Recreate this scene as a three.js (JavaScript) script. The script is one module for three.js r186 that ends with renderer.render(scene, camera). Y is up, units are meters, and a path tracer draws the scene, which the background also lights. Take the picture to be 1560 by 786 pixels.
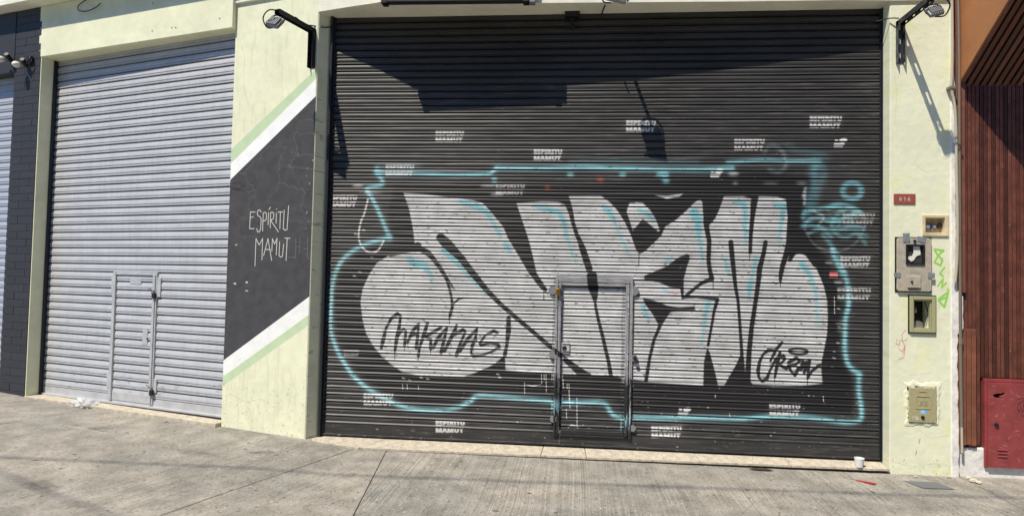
import * as THREE from 'three';
import { Sky } from 'three/addons/objects/Sky.js';
import { RoundedBoxGeometry } from 'three/addons/geometries/RoundedBoxGeometry.js';
import { mergeGeometries, toCreasedNormals } from 'three/addons/utils/BufferGeometryUtils.js';
import { createNoise2D, createNoise4D } from 'simplex-noise';

/* ---------- camera, sky, sun, exposure ---------- */
const scene = new THREE.Scene();
const CAM = { f: 1000, yaw: 0.0947, pitch: 0.0359, roll: 0.0217, pos: new THREE.Vector3(2.2159, 1.3953, 5.6905) };
const camera = new THREE.PerspectiveCamera(2 * Math.atan(393 / CAM.f) * 180 / Math.PI, 1024 / 515, 0.05, 400);
camera.position.copy(CAM.pos);
camera.rotation.order = 'YXZ';
camera.rotation.set(CAM.pitch, CAM.yaw, CAM.roll);
camera.updateMatrixWorld(true);
scene.add(camera);

const SUN = new THREE.Vector3(-0.73, 2.03, 1.0).normalize();
const renderer = new THREE.WebGLRenderer({ antialias: true });
renderer.setSize(1024, 515);
renderer.toneMapping = THREE.LinearToneMapping;
renderer.toneMappingExposure = 1.13;
renderer.shadowMap.enabled = true;

const sky = new Sky();
sky.name = 'sky';
sky.userData = { kind: 'structure', label: 'clear blue daytime sky above the street', category: 'sky' };
sky.scale.setScalar(300);
sky.material.uniforms.sunPosition.value.copy(SUN);
sky.material.uniforms.turbidity.value = 5;
sky.material.uniforms.rayleigh.value = 0.6;
sky.material.uniforms.mieCoefficient.value = 0.004;
sky.material.uniforms.mieDirectionalG.value = 0.8;
if (sky.material.uniforms.cloudCoverage) sky.material.uniforms.cloudCoverage.value = 0;
scene.add(sky);
scene.environmentIntensity = 0.14;

const sun = new THREE.DirectionalLight(0xfff3e0, 5);
sun.name = 'sun';
sun.position.copy(SUN).multiplyScalar(30).add(new THREE.Vector3(1.5, 1, 0));
sun.target.position.set(1.5, 1, 0);
sun.castShadow = true;
sun.shadow.mapSize.set(4096, 4096);
Object.assign(sun.shadow.camera, { left: -11, right: 11, top: 9, bottom: -9, near: 1, far: 60 });
scene.add(sun, sun.target);

/* ---------- small helpers ---------- */
let seedState = 20231;
const rnd = () => { seedState = (seedState * 1664525 + 1013904223) >>> 0; return seedState / 4294967296; };
const rr = (a, b) => a + (b - a) * rnd();
const noise = createNoise2D(rnd), noise4 = createNoise4D(rnd);
const torus = (a, b, f, o = 4) => { let s = 0, k = .5; for (let i = 0; i < o; i++) { s += k * noise4(Math.cos(a) * f, Math.sin(a) * f, Math.cos(b) * f + i * 7, Math.sin(b) * f); k *= .5; f *= 2.05; } return s; };
const fbm = (x, y, o = 4) => { let s = 0, a = 0.5, f = 1; for (let i = 0; i < o; i++) { s += a * noise(x * f + i * 17.3, y * f - i * 9.1); a *= 0.5; f *= 2.03; } return s; };
const lerp = (a, b, t) => a + (b - a) * t;
const clamp = (v, a = 0, b = 1) => Math.min(b, Math.max(a, v));
const ss = (a, b, v) => { const t = clamp((v - a) / (b - a)); return t * t * (3 - 2 * t); };

// a direction for a photo pixel
const camQ = camera.quaternion.clone();
const rayDir = (px, py) => new THREE.Vector3((px - 780) / CAM.f, -(py - 393) / CAM.f, -1).applyQuaternion(camQ);
const onPlane = (px, py, point, normal) => {
  const d = rayDir(px, py);
  const t = new THREE.Vector3().subVectors(point, CAM.pos).dot(normal) / d.dot(normal);
  return d.multiplyScalar(t).add(CAM.pos);
};
// a vertical wall frame: u along the wall, v up, n out of it
class Frame {
  constructor(x, z, angle) {
    this.o = new THREE.Vector3(x, 0, z); this.a = angle;
    this.u = new THREE.Vector3(Math.cos(angle), 0, Math.sin(angle));
    this.n = new THREE.Vector3(-Math.sin(angle), 0, Math.cos(angle));
    this.m = new THREE.Matrix4().makeBasis(this.u, new THREE.Vector3(0, 1, 0), this.n).setPosition(this.o);
  }
  w(u, v, n = 0) { return new THREE.Vector3(u, v, n).applyMatrix4(this.m); }
  px(px, py, n = 0) {              // photo pixel on the plane n
    const p = onPlane(px, py, this.w(0, 0, n), this.n).sub(this.o);
    return [p.dot(this.u), p.y];
  }
  loc(x, z) { const p = new THREE.Vector3(x, 0, z).sub(this.o); return [p.dot(this.u), p.dot(this.n)]; }
  put(geo) { geo.applyMatrix4(this.m); return geo; }
  box(u0, u1, v0, v1, n0, n1, r = 0.003) {
    const w = u1 - u0, h = v1 - v0, d = n1 - n0;
    const rad = Math.min(r, w / 3, h / 3, d / 3);
    const g = rad > 0.0004 ? new RoundedBoxGeometry(w, h, d, 2, rad) : new THREE.BoxGeometry(w, h, d);
    g.translate((u0 + u1) / 2, (v0 + v1) / 2, (n0 + n1) / 2);
    return this.put(g);
  }
}
const WORLD = new Frame(0, 0, 0);
const MAIN = WORLD;                                   // plane of the graffiti shutter
const PIL = new Frame(-0.079, 0.146, 0.285);          // front of the painted pilaster (u runs to the left as negative)
const LFR = new Frame(-1.006, -0.077, 0.274);         // front of the lintel over the silver shutter
const LSH = new Frame(-3.498, -0.961, 0.294);         // plane of the silver shutter
const RPZ = 0.15;
const RP = new Frame(0, RPZ, 0);                      // front of the meter pilaster (u = x)
const H = 3.75, W = 4.745;                            // graffiti shutter
const YT2 = 3.707, YB2 = 0.07;                        // silver shutter
// pavement height: a gentle fall to the right and towards the street
const GX = [[-40, .5], [-6, .12], [-3.9, .079], [-3.6, .068], [-3.4, .05], [-2.84, .03], [-2.04, .02], [-1.2, .008], [-.1, -.006], [.46, -.038], [2.2, -.052], [4.5, -.066], [6, -.068], [40, -.07]];
const groundY = (x, z) => {
  let y = GX[GX.length - 1][1];
  for (let i = 0; i < GX.length - 1; i++) if (x <= GX[i + 1][0]) { const t = clamp((x - GX[i][0]) / (GX[i + 1][0] - GX[i][0])); y = lerp(GX[i][1], GX[i + 1][1], t); break; }
  return y - 0.014 * Math.max(0, z - 0.3);
};
const onGround = (px, py) => { let y = -0.05, p; for (let i = 0; i < 6; i++) { p = onPlane(px, py, new THREE.Vector3(0, y, 0), new THREE.Vector3(0, 1, 0)); y = groundY(p.x, p.z); } return p; };

/* ---------- scene graph helpers ---------- */
const taken = {};
const numbered = (name) => { taken[name] = (taken[name] ?? -1) + 1; return taken[name] ? name + '_' + String(taken[name]).padStart(3, '0') : name; };
function thing(name, label, category, base = [0, 0, 0], group) {
  const o = new THREE.Group(); o.name = numbered(name); o.position.set(...base);
  o.userData = { label, category }; if (group) o.userData.group = group;
  scene.add(o); return o;
}
function structure(name, label, category, base = [0, 0, 0]) { const o = thing(name, label, category, base); o.userData.kind = 'structure'; return o; }
const worldPos = (o) => { const p = new THREE.Vector3(); for (let q = o; q && q !== scene; q = q.parent) p.add(q.position); return p; };
function part(parent, name, geo, mat, label) {          // geometry given in world coordinates
  const g = Array.isArray(geo) ? mergeGeometries(geo.map((x) => (x.index ? x.toNonIndexed() : x)).map((x) => { for (const k of Object.keys(x.attributes)) if (!['position', 'normal', 'uv'].includes(k)) x.deleteAttribute(k); return x; })) : geo;
  const p = worldPos(parent); g.translate(-p.x, -p.y, -p.z);
  const m = new THREE.Mesh(g, mat); m.name = name; m.castShadow = m.receiveShadow = true;
  if (label) m.userData.label = label;
  parent.add(m); return m;
}
function single(name, label, category, geo, mat, group) {   // a thing that is one mesh
  const g = Array.isArray(geo) ? mergeGeometries(geo.map((x) => (x.index ? x.toNonIndexed() : x)).map((x) => { for (const k of Object.keys(x.attributes)) if (!['position', 'normal', 'uv'].includes(k)) x.deleteAttribute(k); return x; })) : geo;
  g.computeBoundingBox(); const b = g.boundingBox; const c = new THREE.Vector3((b.min.x + b.max.x) / 2, b.min.y, (b.min.z + b.max.z) / 2);
  g.translate(-c.x, -c.y, -c.z);
  const m = new THREE.Mesh(g, mat); m.position.copy(c); m.name = numbered(name); m.castShadow = m.receiveShadow = true;
  m.userData = { label, category }; if (group) m.userData.group = group;
  scene.add(m); return m;
}
function subgroup(parent, name, at) {                     // a part that has sub-parts
  const o = new THREE.Group(); o.name = name; const p = worldPos(parent); o.position.copy(at).sub(p); parent.add(o); return o;
}
function tube(pts, r, seg = 24, rad = 8, closed = false) {
  return new THREE.TubeGeometry(new THREE.CatmullRomCurve3(pts.map((p) => (p.isVector3 ? p : new THREE.Vector3(...p)))), seg, r, rad, closed);
}
function setUV(geo, fn) {
  const p = geo.attributes.position, uv = new Float32Array(p.count * 2), v = new THREE.Vector3(), nn = geo.attributes.normal, n = new THREE.Vector3();
  for (let i = 0; i < p.count; i++) { v.fromBufferAttribute(p, i); n.fromBufferAttribute(nn, i); const [a, b] = fn(v, n); uv[2 * i] = a; uv[2 * i + 1] = b; }
  geo.setAttribute('uv', new THREE.BufferAttribute(uv, 2)); return geo;
}
// metre uv for plain surfaces: the dominant axis decides the projection
const metreUV = (geo, s = 1) => setUV(geo, (p, n) => { const ax = Math.abs(n.x), ay = Math.abs(n.y), az = Math.abs(n.z); return ay > ax && ay > az ? [p.x * s, p.z * s] : ax > az ? [p.z * s, p.y * s] : [p.x * s, p.y * s]; });
// a prism from a plan outline (x, z), counter-clockwise seen from above or not
function prism(pts, y0, y1) {
  const sh = new THREE.Shape(pts.map(([x, z]) => new THREE.Vector2(x, -z)));
  const g = new THREE.ExtrudeGeometry(sh, { depth: y1 - y0, bevelEnabled: false });
  g.rotateX(-Math.PI / 2); g.translate(0, y0, 0); return g;
}

/* ---------- canvases ---------- */
function mk(w, h) { const c = document.createElement('canvas'); c.width = w; c.height = h; const g = c.getContext('2d'); g.lineCap = 'round'; g.lineJoin = 'round'; return [c, g]; }
function pixels(g, w, h, fn) {
  const im = g.getImageData(0, 0, w, h), d = im.data;
  for (let y = 0; y < h; y++) for (let x = 0; x < w; x++) { const i = (y * w + x) * 4; const c = fn(x, y, d[i], d[i + 1], d[i + 2]); d[i] = clamp(c[0], 0, 255); d[i + 1] = clamp(c[1], 0, 255); d[i + 2] = clamp(c[2], 0, 255); d[i + 3] = 255; }
  g.putImageData(im, 0, 0);
}
function tex(c, srgb = true, repeat = false) {
  const t = new THREE.CanvasTexture(c); if (srgb) t.colorSpace = THREE.SRGBColorSpace;
  t.wrapS = t.wrapT = repeat ? THREE.RepeatWrapping : THREE.ClampToEdgeWrapping; t.anisotropy = 8; return t;
}
const std = (o) => new THREE.MeshStandardMaterial(o);
// white noise that is cheap to sample
const NZ = new Float32Array(65536); for (let i = 0; i < 65536; i++) NZ[i] = rnd() * 2 - 1;
const wn = (x, y) => NZ[(((x * 73) ^ (y * 151) ^ ((x * y) >> 3)) & 65535)];
/* ---------- paint on the big shutter (print on the slats; positions traced on the shutter plane) ---------- */
const GW = 2048, GH = Math.round(GW * H / W);
const [gc, g] = mk(GW, GH);
const K = GW / W;                                         // canvas pixels per metre
const G = ([px, py]) => { const p = MAIN.px(px, py, 0.004); return [p[0] * K, (H - p[1]) * K]; };
const S1 = 5.75e-3 * K;                                   // one photo pixel in canvas pixels
const COLOURY = 3.131;                                    // the slats above it stayed clean of the brown road dust
pixels(g, GW, GH, (x, y) => {
  const Y = H - y / K, X = x / K;
  const big = fbm(X * 0.9, Y * 1.3, 4), streak = fbm(X * 1.6 + 40, Y * 26, 3), fine = wn(x, y) * 5;
  const k = 1 + big * 0.22 + streak * 0.22;
  const base = [50, 50, 50];
  const dust = Y > COLOURY ? 0 : ss(0.12, 0.6, fbm(X * 2.2 + 9, Y * 30 + 3, 3)) * 28;
  return base.map((b, i) => b * k + fine + dust * (1 - i * .08));
});
const path = (pts, close = true) => { g.beginPath(); pts.forEach((q, i) => { const [x, y] = G(q); i ? g.lineTo(x, y) : g.moveTo(x, y); }); if (close) g.closePath(); };
function curve(pts, close) {                               // smooth path through the points
  const q = pts.map(G); g.beginPath();
  const n = q.length, at = (i) => (close ? q[(i + n) % n] : q[clamp(i, 0, n - 1)]);
  g.moveTo(...q[0]);
  for (let i = 0; i < (close ? n : n - 1); i++) {
    const p0 = at(i - 1), p1 = at(i), p2 = at(i + 1), p3 = at(i + 2);
    g.bezierCurveTo(p1[0] + (p2[0] - p0[0]) / 6, p1[1] + (p2[1] - p0[1]) / 6, p2[0] - (p3[0] - p1[0]) / 6, p2[1] - (p3[1] - p1[1]) / 6, p2[0], p2[1]);
  }
  if (close) g.closePath();
}
const soft = (b, fn) => { g.filter = b ? `blur(${b}px)` : 'none'; fn(); g.filter = 'none'; };
const fill = (pts, col, b = 1.2, sm = false) => soft(b, () => { g.fillStyle = col; sm ? curve(pts, true) : path(pts); g.fill(); });
const line = (pts, col, w, b = 1.2, sm = true) => soft(b, () => { g.strokeStyle = col; g.lineWidth = w * S1; sm ? curve(pts, false) : path(pts, false); g.stroke(); });
// stroke whose width changes along it: [px, py, width]
function brush(pts, col, b = 1.2) {
  soft(b, () => {
    g.fillStyle = col; g.beginPath();
    for (let i = 0; i < pts.length - 1; i++) for (let t = 0; t <= 1; t += 0.05) {
      const a = pts[i], c = pts[i + 1], [x, y] = G([lerp(a[0], c[0], t), lerp(a[1], c[1], t)]);
      const r = lerp(a[2], c[2], t) * S1 / 2; g.moveTo(x + r, y); g.arc(x, y, r, 0, 6.2832);
    }
    g.fill();
  });
}
const BLK = 'rgb(25,25,27)', TEAL = 'rgb(116,178,186)', SIL = 'rgb(184,185,184)';
// black ground behind the letters
fill([[600, 283], [760, 282], [900, 284], [1060, 270], [1150, 262], [1236, 270], [1246, 330], [1240, 372], [1262, 396], [1280, 450], [1280, 540], [1296, 566], [1300, 590], [1300, 630], [1180, 628], [960, 628], [935, 606], [720, 597], [700, 612], [640, 618], [590, 604], [545, 570], [515, 520], [508, 450], [520, 408], [550, 382], [600, 370], [590, 330]], 'rgba(22,22,24,.98)', 7);
// turquoise outline, sprayed in passes
const OUT1 = [[574, 256], [574, 263], [582, 275], [580, 282], [560, 286], [559, 291], [567, 303], [578, 326], [586, 345], [594, 363]];
const OUT2 = [[594, 362], [567, 368.5], [544, 378], [523, 394], [512, 412], [506, 433], [504, 460], [503, 483], [504, 506], [508, 520], [515, 538], [526, 556], [538, 573], [555, 588.5], [576, 602], [598, 613.5], [621, 621.5], [650, 625], [682, 624], [702, 619], [717, 611], [728, 603], [760, 604.5], [815, 609.5], [857, 612.5], [898, 612], [914, 612], [924, 616], [931, 628], [941, 634.5], [962, 635.5], [1000, 637], [1067, 636.5], [1131, 638], [1158, 635.5], [1185, 634.5], [1223, 635.6], [1258, 639.4], [1281, 643], [1303, 643], [1313, 637], [1312.5, 617], [1309.6, 598], [1309.6, 572]];
// (outline continues up the right side)
const OUT3 = [[1311, 570], [1301, 564], [1292, 553], [1288, 530], [1288.5, 506], [1289, 487], [1293, 468], [1294, 449], [1291, 428], [1284, 410], [1272, 392], [1270, 380]];
for (const o of [OUT1, OUT2, OUT3]) { line(o, 'rgba(95,150,160,.25)', 12, 8); line(o, 'rgba(132,190,197,.95)', 6.4, 4); line(o, 'rgba(152,202,207,.35)', 2.6, 3); }
for (const b of [0, 1]) {
  const col = b ? 'rgba(134,192,199,.92)' : 'rgba(95,150,160,.42)', bl = b ? 3 : 9, k = b ? 1 : 2;
  line([[572, 263], [625, 264], [682, 266], [740, 265], [750, 262], [756, 256.5]], col, 5 * k, bl);
  line([[756, 256], [828, 256.5], [885, 254.6], [962, 256.5], [1020, 258], [1070, 258], [1117, 256]], col, 6 * k, bl);
  line([[1108, 247], [1160, 244], [1200, 245], [1250, 245]], col, 4 * k, bl + 2);
}
line([[574, 254], [640, 252]], 'rgba(110,165,175,.5)', 5, 7);
line([[868, 247], [940, 246], [1065, 247]], 'rgba(110,165,175,.5)', 5, 7);
line([[1242, 244], [1242, 268], [1238, 291], [1233, 306], [1232, 330]], 'rgba(104,160,172,.65)', 10, 10);
for (const [x, y, r] of [[753, 272, 5], [753, 278, 4], [869, 266, 6], [949, 266, 6], [1010, 266, 10], [1015, 276, 6], [576, 262, 7]]) { soft(4, () => { g.fillStyle = 'rgba(118,180,188,.9)'; const [cx, cy] = G([x, y]); g.beginPath(); g.ellipse(cx, cy, r * S1, r * S1 * .6, 0, 0, 7); g.fill(); }); }
// thin older marks to the right: rings, face scribble
line([[1165, 232], [1170, 224], [1180, 222], [1192, 230], [1198, 244], [1196, 256], [1186, 262], [1172, 258]], 'rgba(160,190,198,.55)', 4, 6);
soft(5, () => { g.strokeStyle = 'rgba(112,172,184,.85)'; g.lineWidth = 8 * S1; const [cx, cy] = G([1299, 291]); g.beginPath(); g.ellipse(cx, cy, 13 * S1, 12 * S1, 0, 0, 7); g.stroke(); });
line([[1226, 352], [1230, 338], [1240, 330], [1262, 326], [1300, 318], [1318, 330], [1316, 352], [1300, 374], [1276, 383], [1250, 378], [1236, 366], [1228, 350]], 'rgba(200,205,205,.4)', 2.2, 2.5);
line([[1222, 345], [1245, 344], [1258, 352], [1268, 362]], 'rgba(118,180,188,.75)', 5, 4);
line([[1224, 332], [1228, 322], [1250, 318], [1262, 316], [1282, 316]], 'rgba(118,180,188,.8)', 6, 4);
line([[1268, 344], [1272, 332], [1284, 322], [1300, 316], [1316, 328]], 'rgba(118,180,188,.7)', 6, 4);
line([[1254, 358], [1266, 372], [1276, 396], [1284, 420]], 'rgba(118,180,188,.6)', 6, 5);
line([[1288, 352], [1300, 350], [1322, 360]], 'rgba(118,180,188,.5)', 6, 5);
line([[1236, 262], [1252, 250], [1256, 268], [1246, 292], [1240, 316]], 'rgba(110,168,180,.45)', 9, 9);
line([[1226, 340], [1246, 332], [1270, 338], [1292, 330], [1310, 322]], 'rgba(124,184,192,.75)', 6, 4);
line([[1232, 356], [1252, 348], [1276, 352], [1296, 344], [1318, 348]], 'rgba(124,184,192,.7)', 5, 4);
line([[1264, 330], [1282, 340], [1270, 352], [1288, 362], [1306, 356], [1320, 372]], 'rgba(124,184,192,.6)', 5, 4);
line([[1262, 318], [1276, 310], [1292, 314], [1304, 324], [1296, 336]], 'rgba(124,184,192,.6)', 7, 5);
line([[1240, 322], [1256, 330], [1248, 342]], 'rgba(210,216,216,.5)', 3, 2.5);
line([[1200, 222], [1214, 230], [1240, 232], [1262, 240]], 'rgba(104,160,172,.4)', 9, 10);
line([[1268, 380], [1282, 392], [1276, 404], [1290, 416]], 'rgba(150,196,202,.5)', 4, 4);
line([[1224, 300], [1228, 286], [1226, 312]], 'rgba(225,228,228,.7)', 3, 3);
for (const [x, y, w, h, a] of [[545, 283, 20, 4, .9], [564, 293.5, 40, 3, .6], [744, 283, 26, 4, .7], [757, 296, 22, 4, .85], [1118, 265, 16, 6, .7], [1121, 279, 8, 4, .7], [1175, 279, 24, 3, .5], [1222, 279, 16, 4, .6]])
  soft(4, () => { g.fillStyle = `rgba(228,230,230,${a})`; const [cx, cy] = G([x, y]); g.beginPath(); g.ellipse(cx, cy, w / 2 * S1, h / 2 * S1, 0, 0, 7); g.fill(); });
for (const [x, y, r] of [[915, 273, 5], [834, 286, 4]]) soft(6, () => { g.fillStyle = 'rgba(190,70,45,.75)'; const [cx, cy] = G([x, y]); g.beginPath(); g.arc(cx, cy, r * S1, 0, 7); g.fill(); });
line([[560, 304], [555, 324], [549, 339], [546, 358], [548, 370], [554.5, 380], [565, 385], [576, 381], [584, 367]], 'rgba(226,226,222,.9)', 3, 1.6);
// silver letters
const silver = [
  [[592, 389], [573, 401], [561, 420], [551.5, 441], [548.6, 460], [551.5, 487], [557, 508], [567, 526], [580, 542], [598, 557.7], [613, 567], [636, 572], [663, 574], [707, 574], [727, 567], [748, 557], [760, 547], [778, 520], [778, 470], [690, 440], [660, 396], [640, 384], [616, 384]],
  [[614, 293.6], [650, 296], [694, 301.7], [720, 305], [736, 309.4], [745, 319], [767, 345], [774, 362], [789, 387], [806, 416], [822, 437], [832, 446], [834, 441], [817, 416], [811, 389], [805, 366], [799, 347], [793, 330], [786, 309.5], [827, 306.5], [850, 307.5], [858, 310], [866, 318], [866, 298], [916, 298], [930, 308.5], [941, 320], [953, 339], [962, 358.5], [970, 381], [976, 386], [982, 383], [995, 371], [1008, 358], [1014, 345], [1030, 335], [1047, 320], [1058, 309], [1067, 303], [1071, 309], [1073, 336], [1083, 341], [1090, 332], [1096, 319], [1102, 299], [1134, 298.7], [1144, 302.5], [1149, 300], [1157, 298.7], [1184, 299.6], [1198, 303.5], [1203, 309], [1202, 338], [1201, 367], [1199, 384], [1204, 394], [1210, 388], [1217, 384.5], [1229, 388], [1242, 403], [1250, 421], [1257, 438], [1261, 455], [1262.5, 480], [1261, 510], [1256, 536], [1252, 556], [1254, 575], [1256, 584.6], [1220, 588], [1185, 589], [1146, 586], [1073, 588], [984, 582], [931, 572], [841, 570], [770, 565], [735, 560], [730, 470], [692, 440], [672, 405], [655, 388], [640, 380], [632, 375], [629, 352], [626, 335], [622, 316]]];
silver.forEach((p) => fill(p, SIL, 1.6));
fill([[959, 309.4], [970, 308], [980, 309], [991, 320], [999, 333], [1006, 351], [1001, 355], [991, 343], [979.6, 334], [972, 343], [964, 352], [959, 335], [954.6, 322]], SIL, 1.4);
fill([[996, 297], [1016, 303], [1035, 300], [1042, 295], [1016, 298]], SIL, 1.4);
// thin places in the silver: the dark coat shows through in flecks
// turquoise shading inside the letters
const T = 'rgba(104,172,182,.82)';
brush([[700, 307, 6], [722, 313, 9], [740, 321, 8], [750, 338, 5], [764, 362, 4]], T, 5);
brush([[770, 372, 8], [778, 384, 5]], T, 5); brush([[676, 382, 9], [700, 405, 6], [722, 430, 3], [742, 452, 2]], T, 5);
brush([[622, 395, 8], [634, 402, 14], [646, 404, 10], [655, 418, 4], [660, 427, 3]], T, 5);
brush([[815, 314, 5], [838, 320, 8], [852, 324, 8], [860, 340, 6], [864, 362, 4], [872, 384, 2.5], [882, 410, 1.5]], T, 4);
brush([[922, 316, 8], [930, 324, 8], [938, 342, 3], [952, 374, 3], [962, 392, 2]], T, 4);
brush([[974, 320, 5], [988, 326, 6], [997, 338, 3]], T, 4);
brush([[1058, 324, 14], [1064, 334, 12], [1064, 350, 8], [1068, 372, 4], [1071, 402, 3]], T, 5);
brush([[1120, 308, 6], [1134, 310, 7], [1136, 330, 6], [1136, 352, 5], [1137, 372, 3]], T, 4);
brush([[1182, 312, 7], [1196, 314, 9], [1192, 332, 5], [1189, 358, 3], [1188, 374, 2]], T, 4);
brush([[1106, 394, 4], [1107, 406, 4], [1111, 418, 2.5]], T, 4); brush([[1154, 392, 5], [1149, 408, 5], [1146, 426, 3], [1143, 438, 8], [1142, 446, 4], [1141, 458, 2]], T, 4);
brush([[1222, 402, 8], [1228, 410, 8], [1236, 420, 5], [1240, 434, 4], [1245, 452, 3], [1246, 480, 2.5], [1245, 500, 1.5]], T, 4);
brush([[1026, 390, 3], [1014, 400, 5]], T, 4); brush([[1010, 438, 3], [1018, 445, 4]], T, 4); brush([[978, 464, 4], [984, 476, 6], [990, 490, 3]], T, 4);
brush([[1080, 462, 8], [1076, 476, 5], [1073, 500, 3], [1069, 528, 2]], T, 4);
// black lines of the letters
brush([[640, 379, 8], [652, 385, 8], [662, 397, 7], [671, 410, 5.5], [680, 425, 4.5], [685, 441, 4], [688, 456, 3.6], [689, 468, 4.4], [686, 478, 5], [684.5, 485, 3]], BLK); line([[684.5, 485], [684.5, 494]], BLK, .8, .6);
brush([[636, 375, 12], [626, 380, 7], [608, 385, 6], [594, 389, 5]], BLK, 2);
brush([[690, 463, 2.5], [699, 455.5, 2.5], [707, 454, 2]], BLK);
brush([[671, 362, 13], [680, 371, 16], [701, 392, 11], [722, 419, 10], [742, 443, 8], [763, 464, 6.5], [786, 484, 6.5], [816, 509, 6], [832, 523, 6.5], [855, 542, 7], [871, 555, 9], [884, 566, 12], [898, 572, 8]], BLK);
fill([[736, 309], [746, 320], [767, 345], [774, 362], [789, 387], [806, 416], [822, 437], [829, 444], [831, 440], [817, 416], [811, 389], [805, 366], [799, 347], [793, 330], [786, 308], [760, 300]], BLK, 1.6); line([[828.6, 443], [828.6, 457]], BLK, .9, .6);
brush([[862, 300, 9], [866, 312, 9], [870, 324, 7], [873, 339, 5.5], [879, 358, 6], [884, 368, 7], [888, 380, 9.5], [894, 398, 10], [898, 410, 10]], BLK);
brush([[902, 420, 14], [904, 437, 15], [906, 448, 10], [907, 460, 3.5], [908, 468, 4], [912, 487, 4.6], [918, 510, 5], [921, 523, 5.2], [928, 553, 5.4], [931, 572, 6]], BLK);
fill([[916, 297], [930, 308], [941, 320], [953, 339], [962, 358], [970, 381], [974, 386], [981, 384], [995, 371], [1008, 358], [1002, 352], [992, 344], [979.6, 335], [972, 344], [964, 353], [958, 336], [953, 322], [958, 308], [940, 296]], BLK, 1.4);
line([[974, 385], [973.5, 406]], BLK, .9, .6);
brush([[1076, 338, 8], [1078, 352, 7], [1081, 367, 6.5], [1080, 398, 6], [1082, 412, 6], [1085, 425, 7], [1070, 431, 5], [1056, 442, 4.5], [1043, 453, 4.5]], BLK); line([[1087, 428], [1087, 442]], BLK, .8, .6);
fill([[1071, 304], [1104, 297], [1096, 319], [1090, 332], [1081, 343], [1073, 342]], BLK, 1.4);
fill([[1051, 389], [1047, 387], [1033, 393], [1016, 406], [981.5, 420.6], [982.5, 427], [1004, 430], [1020, 437], [1037, 440], [1039, 456], [1042, 456], [1042, 425], [1047, 406], [1051, 395]], BLK, 1.4);
fill([[979.6, 454], [991, 456], [1016, 465.5], [1035, 469], [1058, 467], [1060, 472.5], [1035, 474], [1022, 475.5], [1014, 487], [1008.5, 496], [1003.5, 495], [995, 479], [983, 463]], BLK, 1.6);
brush([[1006, 496, 5], [1001, 508, 4.5], [996.7, 518, 4.5], [990, 546, 4.5], [984, 584, 5.5]], BLK);
brush([[1041, 453, 4], [1062, 453, 2.5], [1094, 456, 4.5], [1092, 462, 5], [1088.5, 474, 4], [1084.6, 497, 3.6], [1079, 528, 4]], BLK);
fill([[1078, 530], [1073, 552], [1072, 590], [1095, 590], [1090, 568], [1082, 538]], BLK, 1.4);
brush([[1151, 299, 10], [1149, 312, 9], [1147, 330, 6.5], [1144.5, 357, 5.5], [1143.5, 386, 5]], BLK); line([[1143, 386], [1142.5, 398]], BLK, .8, .6);
brush([[1202, 300, 8], [1204, 330, 6], [1202, 370, 7], [1199, 386, 8], [1193, 405, 7], [1190, 420, 6], [1189.5, 430, 3]], BLK); line([[1189.5, 430], [1189.5, 437]], BLK, .8, .6);
brush([[1114, 369, 7], [1115.5, 386, 7], [1118, 409, 6.5], [1121, 436, 5], [1125, 458, 4.4], [1128, 497, 4.2], [1130, 528, 4.4], [1131, 542, 5]], BLK);
fill([[1130, 538], [1122, 556], [1108, 580], [1102, 592], [1150, 592], [1146, 584], [1136, 570], [1134, 545]], BLK, 1.4);
brush([[1167, 369, 6], [1164, 386, 6], [1158, 409, 7.5], [1156, 430, 6.5], [1152, 458, 6], [1146, 497, 6.5], [1142, 535, 7], [1140, 570, 8], [1139, 590, 9]], BLK);
brush([[1204, 396, 6], [1210, 388, 3], [1218, 384, 2.5], [1230, 388, 4], [1244, 404, 8]], BLK);
brush([[1262, 430, 12], [1268, 460, 11], [1269, 500, 10], [1265, 530, 12], [1260, 556, 14], [1262, 588, 14]], BLK, 2);
// lower edge of the letters, cut straight by the black
fill([[598, 580], [650, 578], [720, 576], [737, 563], [753, 555], [769, 541], [770, 564], [841, 571.5], [900, 572], [984, 585], [1072, 589], [1150, 588], [1185, 591], [1256, 587], [1285, 596], [1100, 612], [960, 612], [925, 594], [860, 592], [730, 589], [650, 596]], BLK, 1.6);
// the silver went on in passes: uneven, with thin places and overspray
pixels(g, GW, GH, (x, y, r, gg, b) => {
  const m = Math.min(r, gg, b); if (m < 90) return [r, gg, b];
  const X = x / K, Y = y / K, pass = fbm(X * 1.1 + 3, Y * 5.2, 3), cloud = fbm(X * 4.5, Y * 4.5 + 40, 3), thin = ss(.34, .6, fbm(X * 9 + 60, Y * 22, 3));
  const k = (1 + pass * .13 + cloud * .09 + wn(x, y) * .035) * (1 - thin * .38); return [r * k, gg * k, b * k];
});
for (let i = 0; i < 900; i++) { const [cx, cy] = G([rr(535, 1275), rr(280, 600)]); g.fillStyle = `rgba(190,190,190,${rr(.05, .35)})`; g.beginPath(); g.arc(cx, cy, rr(.5, 1.7), 0, 7); g.fill(); }
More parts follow.
